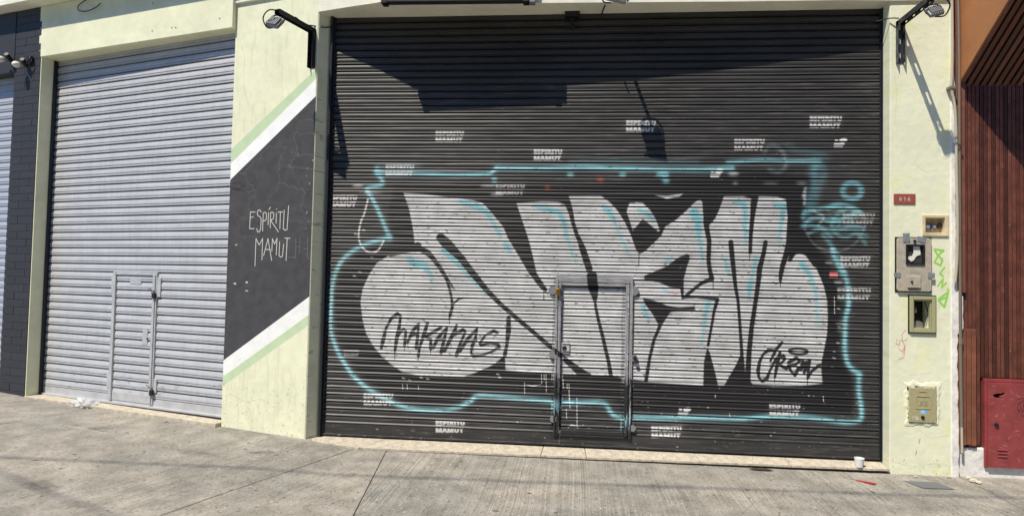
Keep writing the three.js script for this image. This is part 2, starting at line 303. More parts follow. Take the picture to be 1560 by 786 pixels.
// tag in the left bubble
const TG = 'rgb(36,36,38)', tg = (pts, w = 5) => { pts.forEach((p, i) => { p[2] = 1.18 * w * (0.85 + 0.25 * Math.sin(i * 2.1)); }); brush(pts, TG, .9); };
tg([[580.6, 530], [583.4, 518], [587.6, 501], [595.4, 485.5], [605, 478.5], [610, 481], [608, 498], [604, 516], [601, 537]]); tg([[605, 513], [610, 505], [615, 501], [618, 505], [616, 527]], 4);
tg([[620.8, 521], [629, 504], [637.7, 493], [636, 512], [634, 531]], 4.6); tg([[624, 512], [636, 508]], 3.5);
tg([[651, 492.6], [645, 512], [639, 529], [637, 543]], 5); tg([[671.6, 499], [659, 506.7], [647, 513.7], [656, 517], [656, 532]], 4.4);
tg([[660, 530], [667, 515], [681, 499], [677, 515], [671.6, 538]], 4.6); tg([[664, 519], [678, 517]], 3.5);
tg([[677, 535], [687, 515], [695.5, 495.4], [692, 510], [705, 503], [709, 505], [701, 524], [695, 542]], 4.8);
tg([[701, 535], [711, 518], [726.6, 501], [724, 516], [719, 528]], 4.6); tg([[711, 521], [726, 519]], 3.5);
tg([[757.6, 507], [752, 504.6], [739, 511], [731, 523], [733, 526], [746, 523], [759, 525], [760.4, 529], [749, 536], [732, 542], [721, 542.6], [717.4, 538], [719.5, 527]], 4.2);
tg([[775, 484], [774.5, 505], [772, 526], [769, 541]], 6.2);
for (const [x, a, b] of [[601, 536, 548], [637, 542, 548], [616, 526, 534], [656, 530, 540], [671, 538, 542], [621, 520, 528], [687, 524, 530]]) line([[x, a], [x, b]], TG, .9, .5);
// tag in the right bubble
tg([[1192, 522], [1183, 533], [1174, 551]], 4); tg([[1179, 534], [1171, 534], [1164, 539], [1158, 551], [1155.5, 565], [1157, 576], [1162, 581], [1169, 577], [1174, 564], [1184, 545]], 4.4);
tg([[1189, 537], [1185, 554], [1181, 576]], 4.4); tg([[1186, 546], [1194, 542], [1197, 547], [1188, 556], [1199, 562]], 4); tg([[1202, 552], [1214, 546], [1220, 550], [1212, 556], [1202, 558], [1206, 566], [1212, 572], [1218, 560]], 4.4);
tg([[1224, 550], [1221, 563], [1229, 551], [1226, 568], [1234, 549], [1231, 577], [1238, 565], [1250, 556]], 4);
soft(1, () => { g.strokeStyle = TG; g.lineWidth = 3.4 * S1; const [cx, cy] = G([1217, 535.5]); g.beginPath(); g.ellipse(cx, cy, 13 * S1, 4 * S1, 0, 0, 7); g.stroke(); });
for (const [x, a, b] of [[1181, 575, 583], [1231, 576, 586]]) line([[x, a], [x, b]], TG, .9, .5);
// stencilled words, sprayed on the ribs
function stencil(px, py, w, alpha, cut = 0) {
  const a = G([px, py]), b = G([px + w, py + .002 * w]); const L = Math.hypot(b[0] - a[0], b[1] - a[1]);
  g.save(); g.translate(...a); g.rotate(Math.atan2(b[1] - a[1], b[0] - a[0])); g.filter = 'blur(1.1px)'; g.fillStyle = `rgba(222,222,220,${alpha * .74})`;
  const s = L / 10.2; g.textBaseline = 'top';
  if (cut) { g.beginPath(); g.rect(cut * L, -s, L * 2, s * 6); g.clip(); }
  for (const [t, dy, k] of [['ESPIRITU', 0, 1], ["MAMUT", 2.3, 1.02]]) { g.font = `900 ${s * 2.0}px sans-serif`; const m = g.measureText(t).width, want = L * (dy ? .93 : 1) * k; g.save(); g.translate(0, dy * s); g.scale(want / m, 1); g.fillText(t, 0, 0); g.lineWidth = s * .16; g.strokeStyle = g.fillStyle; g.strokeText(t, 0, 0); g.restore(); }
  g.filter = 'blur(9px)'; g.fillStyle = `rgba(200,200,200,${alpha * .12})`; g.fillRect(-s * .5, -s * .3, L + s, s * 4); g.restore();
}
for (const s of [[663, 198, 44, .88], [813, 226, 44, .9], [954, 182, 46, .9], [1234, 175, 50, .85], [1119, 210, 47, .75], [587, 249, 44, .75], [500, 296, 44, .85, .16], [755, 278, 45, .6], [553, 598, 46, .75], [663, 640, 45, .95], [992, 648, 47, .95], [1172, 614, 48, .85], [1284, 323, 50, .5], [1281, 389, 46, .7], [1276, 437, 52, .6], [523, 533, 24, .55]]) stencil(...s);
for (const [x, y] of [[1281, 218], [1092, 265], [1043, 628]]) soft(1.4, () => {
  g.fillStyle = 'rgba(232,232,230,.9)'; const [cx, cy] = G([x, y]);
  g.beginPath(); g.ellipse(cx + 4 * S1, cy - 4 * S1, 6 * S1, 3.4 * S1, -.2, 0, 7); g.fill();
  g.fillRect(cx - 9 * S1, cy, 15 * S1, 2.6 * S1); g.fillRect(cx - 9 * S1, cy + 3.4 * S1, 13 * S1, 2.4 * S1); g.fillRect(cx - 8 * S1, cy - 5 * S1, 5 * S1, 3 * S1);
});
// little pink sticker, light writing, drips and flecks
soft(1, () => { g.fillStyle = 'rgb(214,120,128)'; const [cx, cy] = G([1271, 419]); g.fillRect(cx - 6 * S1, cy - 4 * S1, 12 * S1, 8 * S1); });
line([[1020, 447], [1024, 445], [1029, 448], [1034, 446]], 'rgba(190,90,90,.7)', 1.5, .6);
const WH = 'rgba(225,225,222,.85)';
for (const [x, a, b] of [[825, 571, 584], [829, 571, 580], [832, 571, 598], [799, 583, 600], [858, 577, 590], [864, 584, 592], [867, 584, 612], [868, 602, 622], [879, 606, 648], [863, 622, 638], [613, 586, 594], [620, 586, 594], [637, 588, 594], [1272, 452, 478], [1112, 630, 636], [1255, 604, 612], [1090, 600, 606]]) line([[x, a], [x + .4, b]], WH, 1.2, .6);
line([[801, 586], [812, 588], [824, 586]], WH, 1.3, .6); line([[866, 650], [870, 647], [878, 648], [892, 650], [900, 651]], WH, 1.6, .8);
for (const [x, y] of [[613, 576], [622, 579], [640, 575], [650, 577], [760, 575], [757, 570], [1277, 470], [1278, 498], [1276, 522], [1271, 536], [1270, 545], [1268, 560], [546, 414], [538, 420], [541, 450], [540, 356], [552, 350], [565, 392]]) brush([[x, y, 2.5], [x + 4, y + 1, 1.5]], 'rgba(215,215,212,.7)', .9);
for (const [x, y, w] of [[1283, 492, 14], [1283, 503, 12], [1278, 430, 10], [1264, 400, 10]]) brush([[x - w / 2, y, 3], [x + w / 2, y, 3]], 'rgba(190,196,198,.75)', 3);
for (let i = 0; i < 420; i++) { const lo = rnd() < .75, x = rr(498, 1338), y = lo ? rr(585, 690) : rr(140, 585), r = rr(.25, .9); const [cx, cy] = G([x, y]); g.fillStyle = `rgba(${lo ? '205,205,200' : '150,150,146'},${rr(.2, .75)})`; g.beginPath(); g.ellipse(cx, cy, r * S1 * rr(.8, 2.4), r * S1, 0, 0, 7); g.fill(); }
for (let i = 0; i < 60; i++) { const [cx, cy] = G([rr(500, 1336), rr(655, 700)]); g.fillStyle = `rgba(${rnd() < .35 ? '120,78,52' : '130,130,126'},${rr(.15, .45)})`; g.beginPath(); g.ellipse(cx, cy, rr(2, 14), rr(1, 5), 0, 0, 7); g.fill(); }
for (let i = 0; i < 60; i++) { const [cx, cy] = G([rr(560, 1250), rr(300, 570)]); g.strokeStyle = `rgba(110,110,110,${rr(.08, .3)})`; g.lineWidth = rr(.6, 1.6); g.beginPath(); g.moveTo(cx, cy); g.lineTo(cx + rr(-30, 30), cy + rr(-5, 5)); g.stroke(); }
// joints between the slats: unpainted steel, with groove shade painted in dark
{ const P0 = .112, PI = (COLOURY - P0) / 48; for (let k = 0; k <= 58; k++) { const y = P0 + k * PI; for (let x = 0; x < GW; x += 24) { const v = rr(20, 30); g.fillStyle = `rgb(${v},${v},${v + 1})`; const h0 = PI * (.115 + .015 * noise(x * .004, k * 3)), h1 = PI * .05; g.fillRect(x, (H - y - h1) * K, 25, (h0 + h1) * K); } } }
// frame of the little door: bare worn steel above, the black carried over it below
const FR = [[845, 423, 854, 668], [950, 424, 962, 669], [845, 422, 962, 433], [846, 656, 961, 668]];
for (const [x0, y0, x1, y1] of FR) {
  const a = G([x0, y0]), b = G([x1, y1]); g.save(); g.beginPath(); g.rect(a[0] - 5, a[1] - 5, b[0] - a[0] + 10, b[1] - a[1] + 10); g.clip();
  for (let i = 0; i < 900; i++) { const x = rr(a[0] - 5, b[0] + 5), y = rr(a[1] - 5, b[1] + 5), py = lerp(y0, y1, (y - a[1]) / (b[1] - a[1])); const dark = py > 573 + rr(-4, 4); const v = dark ? rr(26, 50) : rr(112, 168); if (dark && Math.abs(py - 609) < 6 && x0 < 900 || dark && Math.abs(py - 634) < 6 && x0 > 900) g.fillStyle = `rgba(${rr(110, 150)},${rr(165, 190)},${rr(175, 195)},.7)`; else g.fillStyle = `rgba(${v},${v + 1},${v + 3},.75)`; g.fillRect(x, y, x1 - x0 > 40 ? rr(10, 60) : rr(1, 4), x1 - x0 > 40 ? rr(1, 4) : rr(10, 60)); }
  g.restore();
}
brush([[902, 421, 15], [903, 434, 15]], BLK, 1); brush([[845, 534, 7], [854, 541, 7]], BLK, 1);
for (let i = 0; i < 26; i++) { const [cx, cy] = G([rnd() < .5 ? rr(851, 854) : rr(958, 960), rr(585, 664)]); g.fillStyle = `rgba(205,205,200,${rr(.3, .8)})`; g.fillRect(cx, cy, rr(1, 3), rr(6, 40)); }
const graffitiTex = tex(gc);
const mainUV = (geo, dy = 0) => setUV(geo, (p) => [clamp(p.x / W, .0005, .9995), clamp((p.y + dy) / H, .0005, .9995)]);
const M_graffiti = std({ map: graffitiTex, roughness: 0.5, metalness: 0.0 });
/* ---------- other procedural materials ---------- */
// painted plaster, tiling, 1 m = half the sheet
function plasterCanvas(rgb, s, seed, amt = 1) {
  const [c, q] = mk(s, s);
  pixels(q, s, s, (x, y) => {
    const a = x / s * Math.PI * 2, b = y / s * Math.PI * 2;
    const n1 = torus(a + seed, b, .6, 4), n2 = torus(a, b + seed, 2.4, 3);
    const k = 1 + amt * (n1 * .1 + n2 * .06) + wn(x, y) * .018;
    const yel = n2 * 2.5 * amt;
    return [rgb[0] * k + yel, rgb[1] * k + yel * .8, rgb[2] * k - yel * .6];
  });
  return c;
}
function bumpCanvas(s, seed, f = 6) {
  const [c, q] = mk(s, s);
  pixels(q, s, s, (x, y) => { const a = x / s * 6.2832, b = y / s * 6.2832; const v = 128 + 80 * torus(a + seed, b, f * .35, 5) + wn(x, y) * 12; return [v, v, v]; });
  return c;
}
const plasterBump = tex(bumpCanvas(512, 3), false, true);
const bumpFor = (w, h) => { const t = plasterBump.clone(); t.repeat.set(w * .8, h * .8); t.needsUpdate = true; return t; };
const M_plaster = std({ map: tex(plasterCanvas([227, 229, 198], 1024, 11, .7), true, true), bumpMap: plasterBump, bumpScale: 0.004, roughness: 0.9 });
const M_plasterWhite = std({ map: tex(plasterCanvas([232, 231, 214], 512, 31, .7), true, true), bumpMap: plasterBump, bumpScale: 0.004, roughness: 0.9 });
const M_rawWhite = std({ map: tex(plasterCanvas([226, 224, 218], 512, 51, 1.6), true, true), bumpMap: plasterBump, bumpScale: 0.008, roughness: 0.95 });

// painted pilaster with the diagonal bands; canvas covers u -1.15..0.2, v -0.2..4
const PU0 = -1.15, PU1 = 0.2, PV0 = -0.2, PV1 = 4.0, PCW = 660, PCH = 2048;
const [pc, pg] = mk(PCW, PCH);
const Kp = PCH / (PV1 - PV0), Kpu = PCW / (PU1 - PU0);
const Pp = ([x, y]) => { const [u, v] = PIL.px(x, y); return [(u - PU0) * Kpu, (PV1 - v) * Kp]; };
pixels(pg, PCW, PCH, (x, y) => { const X = x / Kpu, Y = y / Kp; const k = 1 + fbm(X * 1.3, Y * 1.1 + 5, 4) * .035 + fbm(X * 6 + 3, Y * 6, 3) * .02 + wn(x, y) * .014; const st = ss(.1, .5, fbm(X * 14, Y * 1.2 + 20, 3)) * 8; return [227 * k - st, 229 * k - st, 198 * k - st * 1.3]; });
const ppoly = (pts, col) => { pg.fillStyle = col; pg.beginPath(); pts.forEach((q, i) => { const [x, y] = Pp(q); i ? pg.lineTo(x, y) : pg.moveTo(x, y); }); pg.closePath(); pg.fill(); };
{
  // edges run past the corner on the left and stop on the arris at the right
  const ext = (a, b, t) => [a[0] + (b[0] - a[0]) * t, a[1] + (b[1] - a[1]) * t];
  const band = (l0, r0, l1, r1, col) => ppoly([ext(l0, r0, -.2), r0, r1, ext(l1, r1, -.2)], col);
  pg.save(); pg.beginPath(); pg.rect(0, 0, (-.006 - PU0) * Kpu, PCH); pg.clip();
  band([353, 226], [484, 102], [352, 248], [484, 117], 'rgb(190,212,174)');
  band([352, 248], [484, 117], [351, 273], [484, 143], 'rgb(240,242,240)');
  band([351, 273], [484, 143], [341, 548], [473, 450], 'rgb(66,66,69)');
  band([341, 548], [473, 450], [340, 573], [472, 478], 'rgb(236,238,235)');
  band([340, 573], [472, 478], [340, 587], [471.5, 494], 'rgb(192,212,174)'); pg.restore();
}
pixels(pg, PCW, PCH, (x, y, r, gg, b) => { const k = 1 + fbm(x * .012, y * .012 + 9, 4) * (r < 120 ? .14 : .03) + wn(x, y) * .02; return [r * k, gg * k, b * k]; });
// repaired cracks: pale branching lines over the dark field
{
  pg.save(); pg.beginPath(); [[351, 277], [483, 147], [479, 400], [347, 400]].forEach((q, i) => { const [x, y] = Pp(q); i ? pg.lineTo(x, y) : pg.moveTo(x, y); }); pg.closePath(); pg.clip();
  const P = []; for (let i = 0; i < 9; i++) for (let j = 0; j < 5; j++) P.push([350 + j * 32 + rr(-11, 11) + (i % 2) * 14, 150 + i * 27 + rr(-9, 9)]);
  const wob = (a, b, w, al) => { pg.strokeStyle = `rgba(112,112,120,${al})`; pg.lineWidth = w; pg.beginPath(); let [x, y] = Pp(a); pg.moveTo(x, y); for (let t = .125; t <= 1.001; t += .125) { const q = Pp([lerp(a[0], b[0], t) + rr(-3, 3), lerp(a[1], b[1], t) + rr(-3, 3)]); pg.lineTo(...q); } pg.stroke(); };
  for (let i = 0; i < 9; i++) for (let j = 0; j < 5; j++) { const a = P[i * 5 + j]; const fade = i > 5 ? .35 : .6; if (j < 4 && rnd() < .8) wob(a, P[i * 5 + j + 1], rr(3, 6), fade * rr(.35, .75)); if (i < 8 && rnd() < .75) wob(a, P[(i + 1) * 5 + j], rr(3, 6), fade * rr(.35, .75)); }
  pg.restore();
}
{ const a = Pp([352, 277]), b = Pp([373, 291]); for (let i = 0; i < 40; i++) { pg.fillStyle = `rgba(${rr(36, 50)},${rr(34, 46)},${rr(34, 46)},.5)`; pg.fillRect(rr(a[0], b[0] - 20), rr(a[1], b[1]), 26, rr(2, 5)); } }
// hand lettering, two words (traced as strokes)
const Lw = (pts, al = 1, w = 3.7) => { pg.strokeStyle = `rgba(208,210,198,${al})`; pg.lineWidth = w; pg.beginPath(); pts.forEach(([x, y], i) => { const q = Pp([370 + x / 6.545, 300 + y / 6.545]); i ? pg.lineTo(...q) : pg.moveTo(...q); }); pg.stroke(); };
[[[118, 150], [70, 150], [62, 316], [108, 316]], [[68, 205], [100, 198]], [[176, 150], [165, 130], [145, 135], [138, 165], [145, 185], [168, 200], [178, 225], [172, 320], [160, 348], [140, 345], [134, 315]], [[192, 340], [198, 160], [215, 152], [230, 165], [230, 215], [218, 235], [196, 240]], [[246, 278], [252, 155]], [[254, 126], [270, 102]], [[268, 308], [272, 155], [295, 152], [304, 170], [300, 215], [272, 232], [350, 348]], [[326, 262], [330, 160]], [[330, 122], [332, 118]], [[346, 150], [392, 150]], [[370, 150], [364, 316]], [[408, 130], [398, 318], [415, 332], [436, 325], [452, 88]],
  [[115, 688], [126, 414], [158, 480], [192, 414], [185, 626]], [[202, 584], [246, 416], [282, 632]], [[222, 524], [268, 524]], [[284, 542], [290, 416], [312, 470], [336, 412], [328, 578]], [[362, 446], [356, 585], [372, 600], [390, 592], [402, 472]], [[412, 410], [464, 412]], [[438, 412], [426, 634]]].forEach((s) => Lw(s));
[[[524, 410], [520, 615]], [[524, 495], [562, 492]], [[564, 400], [562, 560]], [[600, 520], [640, 515]], [[642, 410], [640, 605]], [[440, 598], [520, 604]]].forEach((s) => Lw(s, .35, 2));
// scuffs, chips, grime flecks at the foot
for (const [x, y] of [[359, 373], [357, 432], [375, 430], [375, 443], [410, 500], [460, 570]]) { const q = Pp([x, y]); pg.fillStyle = 'rgba(225,225,220,.85)'; pg.beginPath(); pg.ellipse(q[0], q[1], rr(3, 10), rr(2, 5), rr(-.4, .4), 0, 7); pg.fill(); }
for (let i = 0; i < 420; i++) { const q = Pp([rr(338, 468), lerp(670, 590, Math.pow(rnd(), 1.7))]); pg.fillStyle = `rgba(${rr(60, 120)},${rr(58, 110)},${rr(45, 85)},${rr(.03, .2)})`; pg.beginPath(); pg.ellipse(q[0], q[1], rr(.6, 9) * rr(.3, 1), rr(.6, 4), rr(-.5, .5), 0, 7); pg.fill(); }
for (let i = 0; i < 40; i++) { const q = Pp([rr(342, 478), rr(460, 660)]); pg.strokeStyle = `rgba(120,122,90,${rr(.08, .3)})`; pg.lineWidth = rr(.6, 2); pg.beginPath(); pg.moveTo(...q); pg.lineTo(q[0] + rr(-30, 30), q[1] + rr(-10, 14)); pg.stroke(); }
// hairline cracks and knocked paint
function cracks(q, P, list, col) { for (const pts of list) { q.strokeStyle = col; q.lineWidth = rr(.8, 1.4); q.beginPath(); pts.forEach((p, i) => { const a = P(p); i ? q.lineTo(...a) : q.moveTo(...a); if (i) { const b = P(pts[i - 1]); q.moveTo(...b); for (let t = .2; t <= 1; t += .2) q.lineTo(lerp(b[0], a[0], t) + rr(-2, 2), lerp(b[1], a[1], t) + rr(-2, 2)); } }); q.stroke(); } }
cracks(pg, Pp, [[[365, 60], [372, 90], [370, 130], [378, 160]], [[440, 20], [452, 40], [448, 60]], [[350, 600], [372, 612], [398, 608], [420, 622]], [[440, 560], [446, 590], [438, 618]]], 'rgba(140,138,104,.3)');
for (let i = 0; i < 46; i++) { const q = Pp([rnd() < .5 ? rr(466, 480) - (i % 9) * .2 : rr(338, 344), rr(200, 660)]); pg.fillStyle = `rgba(${rr(150, 190)},${rr(145, 180)},${rr(125, 150)},${rr(.3, .8)})`; pg.beginPath(); pg.ellipse(q[0], q[1], rr(1, 4), rr(2, 8), rr(-.4, .4), 0, 7); pg.fill(); }
const M_pilaster = std({ map: tex(pc), bumpMap: bumpFor(PU1 - PU0, PV1 - PV0), bumpScale: 0.004, roughness: 0.88 });
const pilUV = (geo) => setUV(geo, (p) => { const [u] = PIL.loc(p.x, p.z); return [clamp((u - PU0) / (PU1 - PU0)), clamp((p.y - PV0) / (PV1 - PV0))]; });

// meter pilaster; canvas covers x 4.68..5.32, y -0.2..4
const RU0 = 4.68, RU1 = 5.32, RV0 = -0.2, RV1 = 4.0, RCW = 420, RCH = 2048;
const [rc, rg] = mk(RCW, RCH);
const Rp = ([x, y]) => { const [u, v] = RP.px(x, y); return [(u - RU0) / (RU1 - RU0) * RCW, (RV1 - v) / (RV1 - RV0) * RCH]; };
pixels(rg, RCW, RCH, (x, y) => { const X = x / 656, Y = y / 488; const k = 1 + fbm(X * 1.5 + 60, Y * 1.2 + 5, 4) * .035 + fbm(X * 7 + 3, Y * 7 + 30, 3) * .022 + wn(x, y) * .014; const ye = ss(.15, .5, fbm(X * 2 + 90, Y * 1.4, 3)) * 12; return [227 * k, 229 * k, 200 * k - ye]; });
const rl = (pts, col, w, al = 1) => { rg.strokeStyle = col; rg.globalAlpha = al; rg.lineWidth = w; rg.beginPath(); pts.forEach((q, i) => { const [x, y] = Rp(q); i ? rg.lineTo(x, y) : rg.moveTo(x, y); }); rg.stroke(); rg.globalAlpha = 1; };
const GR = 'rgb(146,204,84)';
rl([[1425, 380], [1439, 382], [1431, 388], [1425, 400], [1434, 405], [1437, 396], [1429, 388], [1425, 381]], GR, 9); rl([[1440, 408], [1433, 417], [1438, 421]], GR, 8); rl([[1430, 436], [1438, 425], [1436, 438], [1443, 431]], GR, 8); rl([[1431, 456], [1446, 445], [1440, 468], [1431, 458], [1443, 453]], GR, 9); rl([[1445, 441], [1446, 442]], GR, 9);
const PK = 'rgb(206,110,122)';
rl([[1381, 503], [1375, 510], [1376, 520], [1380, 528], [1378, 545], [1370, 548]], PK, 2.4); rl([[1368, 516], [1366, 524], [1371, 526], [1372, 518], [1378, 520], [1384, 516]], PK, 2.2); rl([[1369, 530], [1375, 536], [1381, 526], [1376, 540]], PK, 2.2);
rl([[1366, 314], [1370, 318], [1366, 322]], 'rgb(150,120,100)', 2, .35);
for (let i = 0; i < 260; i++) { const low = rnd() < .5, q = Rp([rr(1348, 1456), low ? rr(700, 724) : rr(20, 700)]); rg.fillStyle = `rgba(${rr(80, 140)},${rr(75, 125)},${rr(60, 95)},${rr(.03, low ? .3 : .09)})`; rg.beginPath(); rg.ellipse(q[0], q[1], rr(.6, 7) * rr(.3, 1), rr(.6, 5), rr(-.5, .5), 0, 7); rg.fill(); }
for (const [x, y] of [[1402, 672], [1397, 690], [1349, 241]]) { const q = Rp([x, y]); rg.fillStyle = 'rgba(110,108,90,.5)'; rg.beginPath(); rg.ellipse(q[0], q[1], 3, 12, .3, 0, 7); rg.fill(); }
cracks(rg, Rp, [[[1360, 90], [1368, 140], [1364, 190]], [[1392, 250], [1412, 262], [1430, 258]], [[1370, 560], [1390, 572], [1420, 568]], [[1350, 500], [1356, 540], [1352, 590]], [[1400, 655], [1420, 668], [1444, 664]], [[1364, 704], [1392, 712], [1424, 706], [1452, 712]]], 'rgba(140,136,104,.28)');
const M_meterWall = std({ map: tex(rc), bumpMap: bumpFor(RU1 - RU0, RV1 - RV0), bumpScale: 0.005, roughness: 0.88 });
const rpUV = (geo) => setUV(geo, (p) => [clamp((p.x - RU0) / (RU1 - RU0)), clamp((p.y - RV0) / (RV1 - RV0))]);

// silver shutter: grey coat with scuffs and runs
const [sc, sg] = mk(1024, 1024);
pixels(sg, 1024, 1024, (x, y) => { const k = 1 + fbm(x * .004, y * .02, 4) * .05 + fbm(x * .03 + 7, y * .004, 3) * .035 + wn(x, y) * .012; return [187 * k, 189 * k, 191 * k]; });
for (let i = 0; i < 420; i++) { sg.strokeStyle = `rgba(${rnd() < .6 ? '110,112,116' : '205,207,210'},${rr(.08, .4)})`; sg.lineWidth = rr(.5, 1.8); const x = rnd() * 1024, y = 1024 * Math.pow(rnd(), .55); sg.beginPath(); sg.moveTo(x, y); sg.lineTo(x + rr(-26, 26), y + rr(-4, 4)); sg.stroke(); }
for (let i = 0; i < 70; i++) { sg.fillStyle = `rgba(${rr(120, 150)},${rr(112, 135)},${rr(98, 118)},${rr(.1, .35)})`; sg.beginPath(); sg.ellipse(rnd() * 1024, rr(940, 1022), rr(2, 16), rr(1, 5), 0, 0, 7); sg.fill(); }
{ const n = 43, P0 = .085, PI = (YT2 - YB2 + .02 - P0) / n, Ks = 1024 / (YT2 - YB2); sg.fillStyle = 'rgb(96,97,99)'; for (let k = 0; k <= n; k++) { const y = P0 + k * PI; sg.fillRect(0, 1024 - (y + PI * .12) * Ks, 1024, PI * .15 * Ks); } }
const M_silverPlain = std({ map: tex((() => { const [c, q] = mk(256, 256); pixels(q, 256, 256, (x, y) => { const k = 1 + fbm(x * .02, y * .02, 4) * .08 + wn(x, y) * .02; return [186 * k, 188 * k, 190 * k]; }); return c; })(), true, true), roughness: .42, metalness: .15 });
const M_silver = std({ map: tex(sc), roughness: 0.42, metalness: 0.15 });
const LSW = 2.66;
const silUV = (geo, dy = 0) => setUV(geo, (p) => { const [u] = LSH.loc(p.x, p.z); return [clamp(u / LSW, .001, .999), clamp((p.y + dy - YB2) / (YT2 - YB2), .001, .999)]; });

// concrete pavement
function paveCanvas(broom, seed, spots) {
  const w = 2048, h = 1024, [c, q] = mk(w, h);
  const cols = new Float32Array(w + 64); for (let i = 0; i < w + 64; i++) cols[i] = rnd() * 2 - 1;
  pixels(q, w, h, (x, y) => {
    const X = x / 366, Y = y / 366;
    const warp = fbm(X * .8 + seed, Y * .7, 2) * 7;
    const ci = ((x + warp) % w + w) % w, i0 = Math.floor(ci), t = ci - i0;
    const st = lerp(cols[i0], cols[i0 + 1], t), wide = lerp(cols[(i0 >> 3) + 700], cols[(i0 >> 3) + 701], (ci / 8) % 1);
    const on = .35 + .65 * ss(-.25, .25, fbm(X * .9 + seed + 3, Y * .9, 3));
    const big = fbm(X * .6 + seed, Y * .8 + 4, 5), mid = fbm(X * 3 + seed, Y * 3, 4), grit = wn(x, y) * 9 + wn(x >> 1, y >> 1) * 5;
    const v = 138 + (st * 24 + wide * 4) * broom * on + big * 20 + mid * 22 + grit * 1.7;
    const warm = big * 4;
    return [v + warm + 3, v - 1, v - 11 - warm];
  });
  for (let i = 0; i < spots; i++) { const x = rnd() * w, y = rnd() * h, r = rr(1.2, 5) * (rnd() < .2 ? 1.6 : 1), k = rr(45, 85); q.fillStyle = `rgba(${k},${k - 3},${k - 6},${rr(.45, .9)})`; q.beginPath(); q.ellipse(x, y, r * rr(.8, 1.5), r, rnd() * 3, 0, 7); q.fill(); }
  for (let i = 0; i < 60; i++) { const x = rnd() * w, y = rnd() * h; q.fillStyle = `rgba(205,202,194,${rr(.2, .6)})`; q.beginPath(); q.ellipse(x, y, rr(1, 4), rr(1, 2.5), rnd() * 3, 0, 7); q.fill(); }
  for (let i = 0; i < 60; i++) { let x = rnd() * w, y = rnd() * h; q.strokeStyle = `rgba(${rnd() < .5 ? '70,66,62' : '190,186,178'},${rr(.05, .22)})`; q.lineWidth = rr(.6, 2.4); q.beginPath(); q.moveTo(x, y); for (let k = 0; k < 5; k++) { x += rr(-26, 26); y += rr(8, 36); q.lineTo(x, y); } q.stroke(); }
  return [c, q];
}
const PAVE = 5.6;                                          // metres across one sheet
const [pvM, pvMg] = paveCanvas(.9, 3, 130);
const [pvL, pvLg] = paveCanvas(.5, 57, 150);
// pits and grit: worn concrete
for (const [q, n] of [[pvMg, 12000], [pvLg, 16000]]) for (let i = 0; i < n; i++) { const d = rnd() < .7, k = d ? rr(58, 92) : rr(176, 205); q.fillStyle = `rgba(${k},${k - 3},${k - 9},${rr(.12, .5)})`; q.beginPath(); q.ellipse(rnd() * 2048, rnd() * 1024, rr(.8, 3), rr(1.2, 6), rr(-.4, .4), 0, 7); q.fill(); }
const stain = (q, x, y, rx, ry, col, n = 60, al = .12) => { for (let i = 0; i < n; i++) { const a = rnd() * 6.28, r = Math.sqrt(rnd()) * (.4 + .6 * rnd()); q.fillStyle = col.replace('A', (al * rr(.3, 1)).toFixed(3)); q.beginPath(); q.ellipse(x + Math.cos(a) * r * rx, y + Math.sin(a) * r * ry, rx * rr(.08, .3), ry * rr(.06, .25), rr(-.3, .3), 0, 7); q.fill(); } };
const mainUVg = (x, z) => [(x - .3) / PAVE, (z - 0) / (PAVE / 2)];
const LA = 0.29, leftUVg = (x, z) => { const u = (x + 3.6) * Math.cos(LA) + (z + .8) * Math.sin(LA), n = -(x + 3.6) * Math.sin(LA) + (z + .8) * Math.cos(LA); return [u / PAVE, (n + .3) / (PAVE / 2)]; };
const mq = (px, py) => { const p = onGround(px, py), [u, v] = mainUVg(p.x, p.z); return [((u % 1) + 1) % 1 * 2048, ((v % 1) + 1) % 1 * 1024]; };
const lq = (px, py) => { const p = onGround(px, py), [u, v] = leftUVg(p.x, p.z); return [((u % 1) + 1) % 1 * 2048, ((v % 1) + 1) % 1 * 1024]; };
for (const [px, py, r] of [[657, 718, 9], [620, 754, 5], [630, 766, 5], [708, 780, 6], [705, 728, 5], [1210, 741, 8], [1296, 752, 7], [830, 728, 5], [914, 730, 4], [955, 754, 5], [1175, 731, 7], [1385, 741, 6], [1235, 774, 5]]) stain(pvMg, ...mq(px, py), r, r * .8, 'rgba(52,48,45,A)', 26, .5);

for (const [px, py, r] of [[250, 710, 8], [340, 726, 11], [107, 731, 9], [432, 758, 9], [197, 674, 5], [392, 678, 5], [158, 717, 6], [420, 693, 8], [475, 700, 7]]) stain(pvLg, ...lq(px, py), r, r * .7, 'rgba(48,45,42,A)', 26, .5);
// tyre and grime marks by the pilaster foot and the silver shutter
stain(pvLg, ...lq(395, 690), 60, 40, 'rgba(62,57,50,A)', 60, .14); stain(pvLg, ...lq(300, 690), 110, 40, 'rgba(70,64,57,A)', 130, .07); stain(pvLg, ...lq(150, 655), 70, 50, 'rgba(66,62,57,A)', 70, .09); stain(pvLg, ...lq(60, 740), 70, 40, 'rgba(66,62,57,A)', 90, .12);
pvLg.strokeStyle = 'rgba(198,192,180,.7)'; pvLg.lineWidth = 4; pvLg.beginPath(); pvLg.moveTo(...lq(88, 646)); pvLg.lineTo(...lq(120, 652)); pvLg.lineTo(...lq(160, 660)); pvLg.stroke();
for (let i = 0; i < 16; i++) { const [x, y] = lq(rr(280, 420), rr(665, 720)); pvLg.strokeStyle = `rgba(${rnd() < .5 ? '60,56,52' : '190,184,174'},${rr(.08, .25)})`; pvLg.lineWidth = rr(1.2, 3); pvLg.beginPath(); pvLg.moveTo(x, y); pvLg.lineTo(x + rr(-14, 14), y + rr(40, 130)); pvLg.stroke(); }
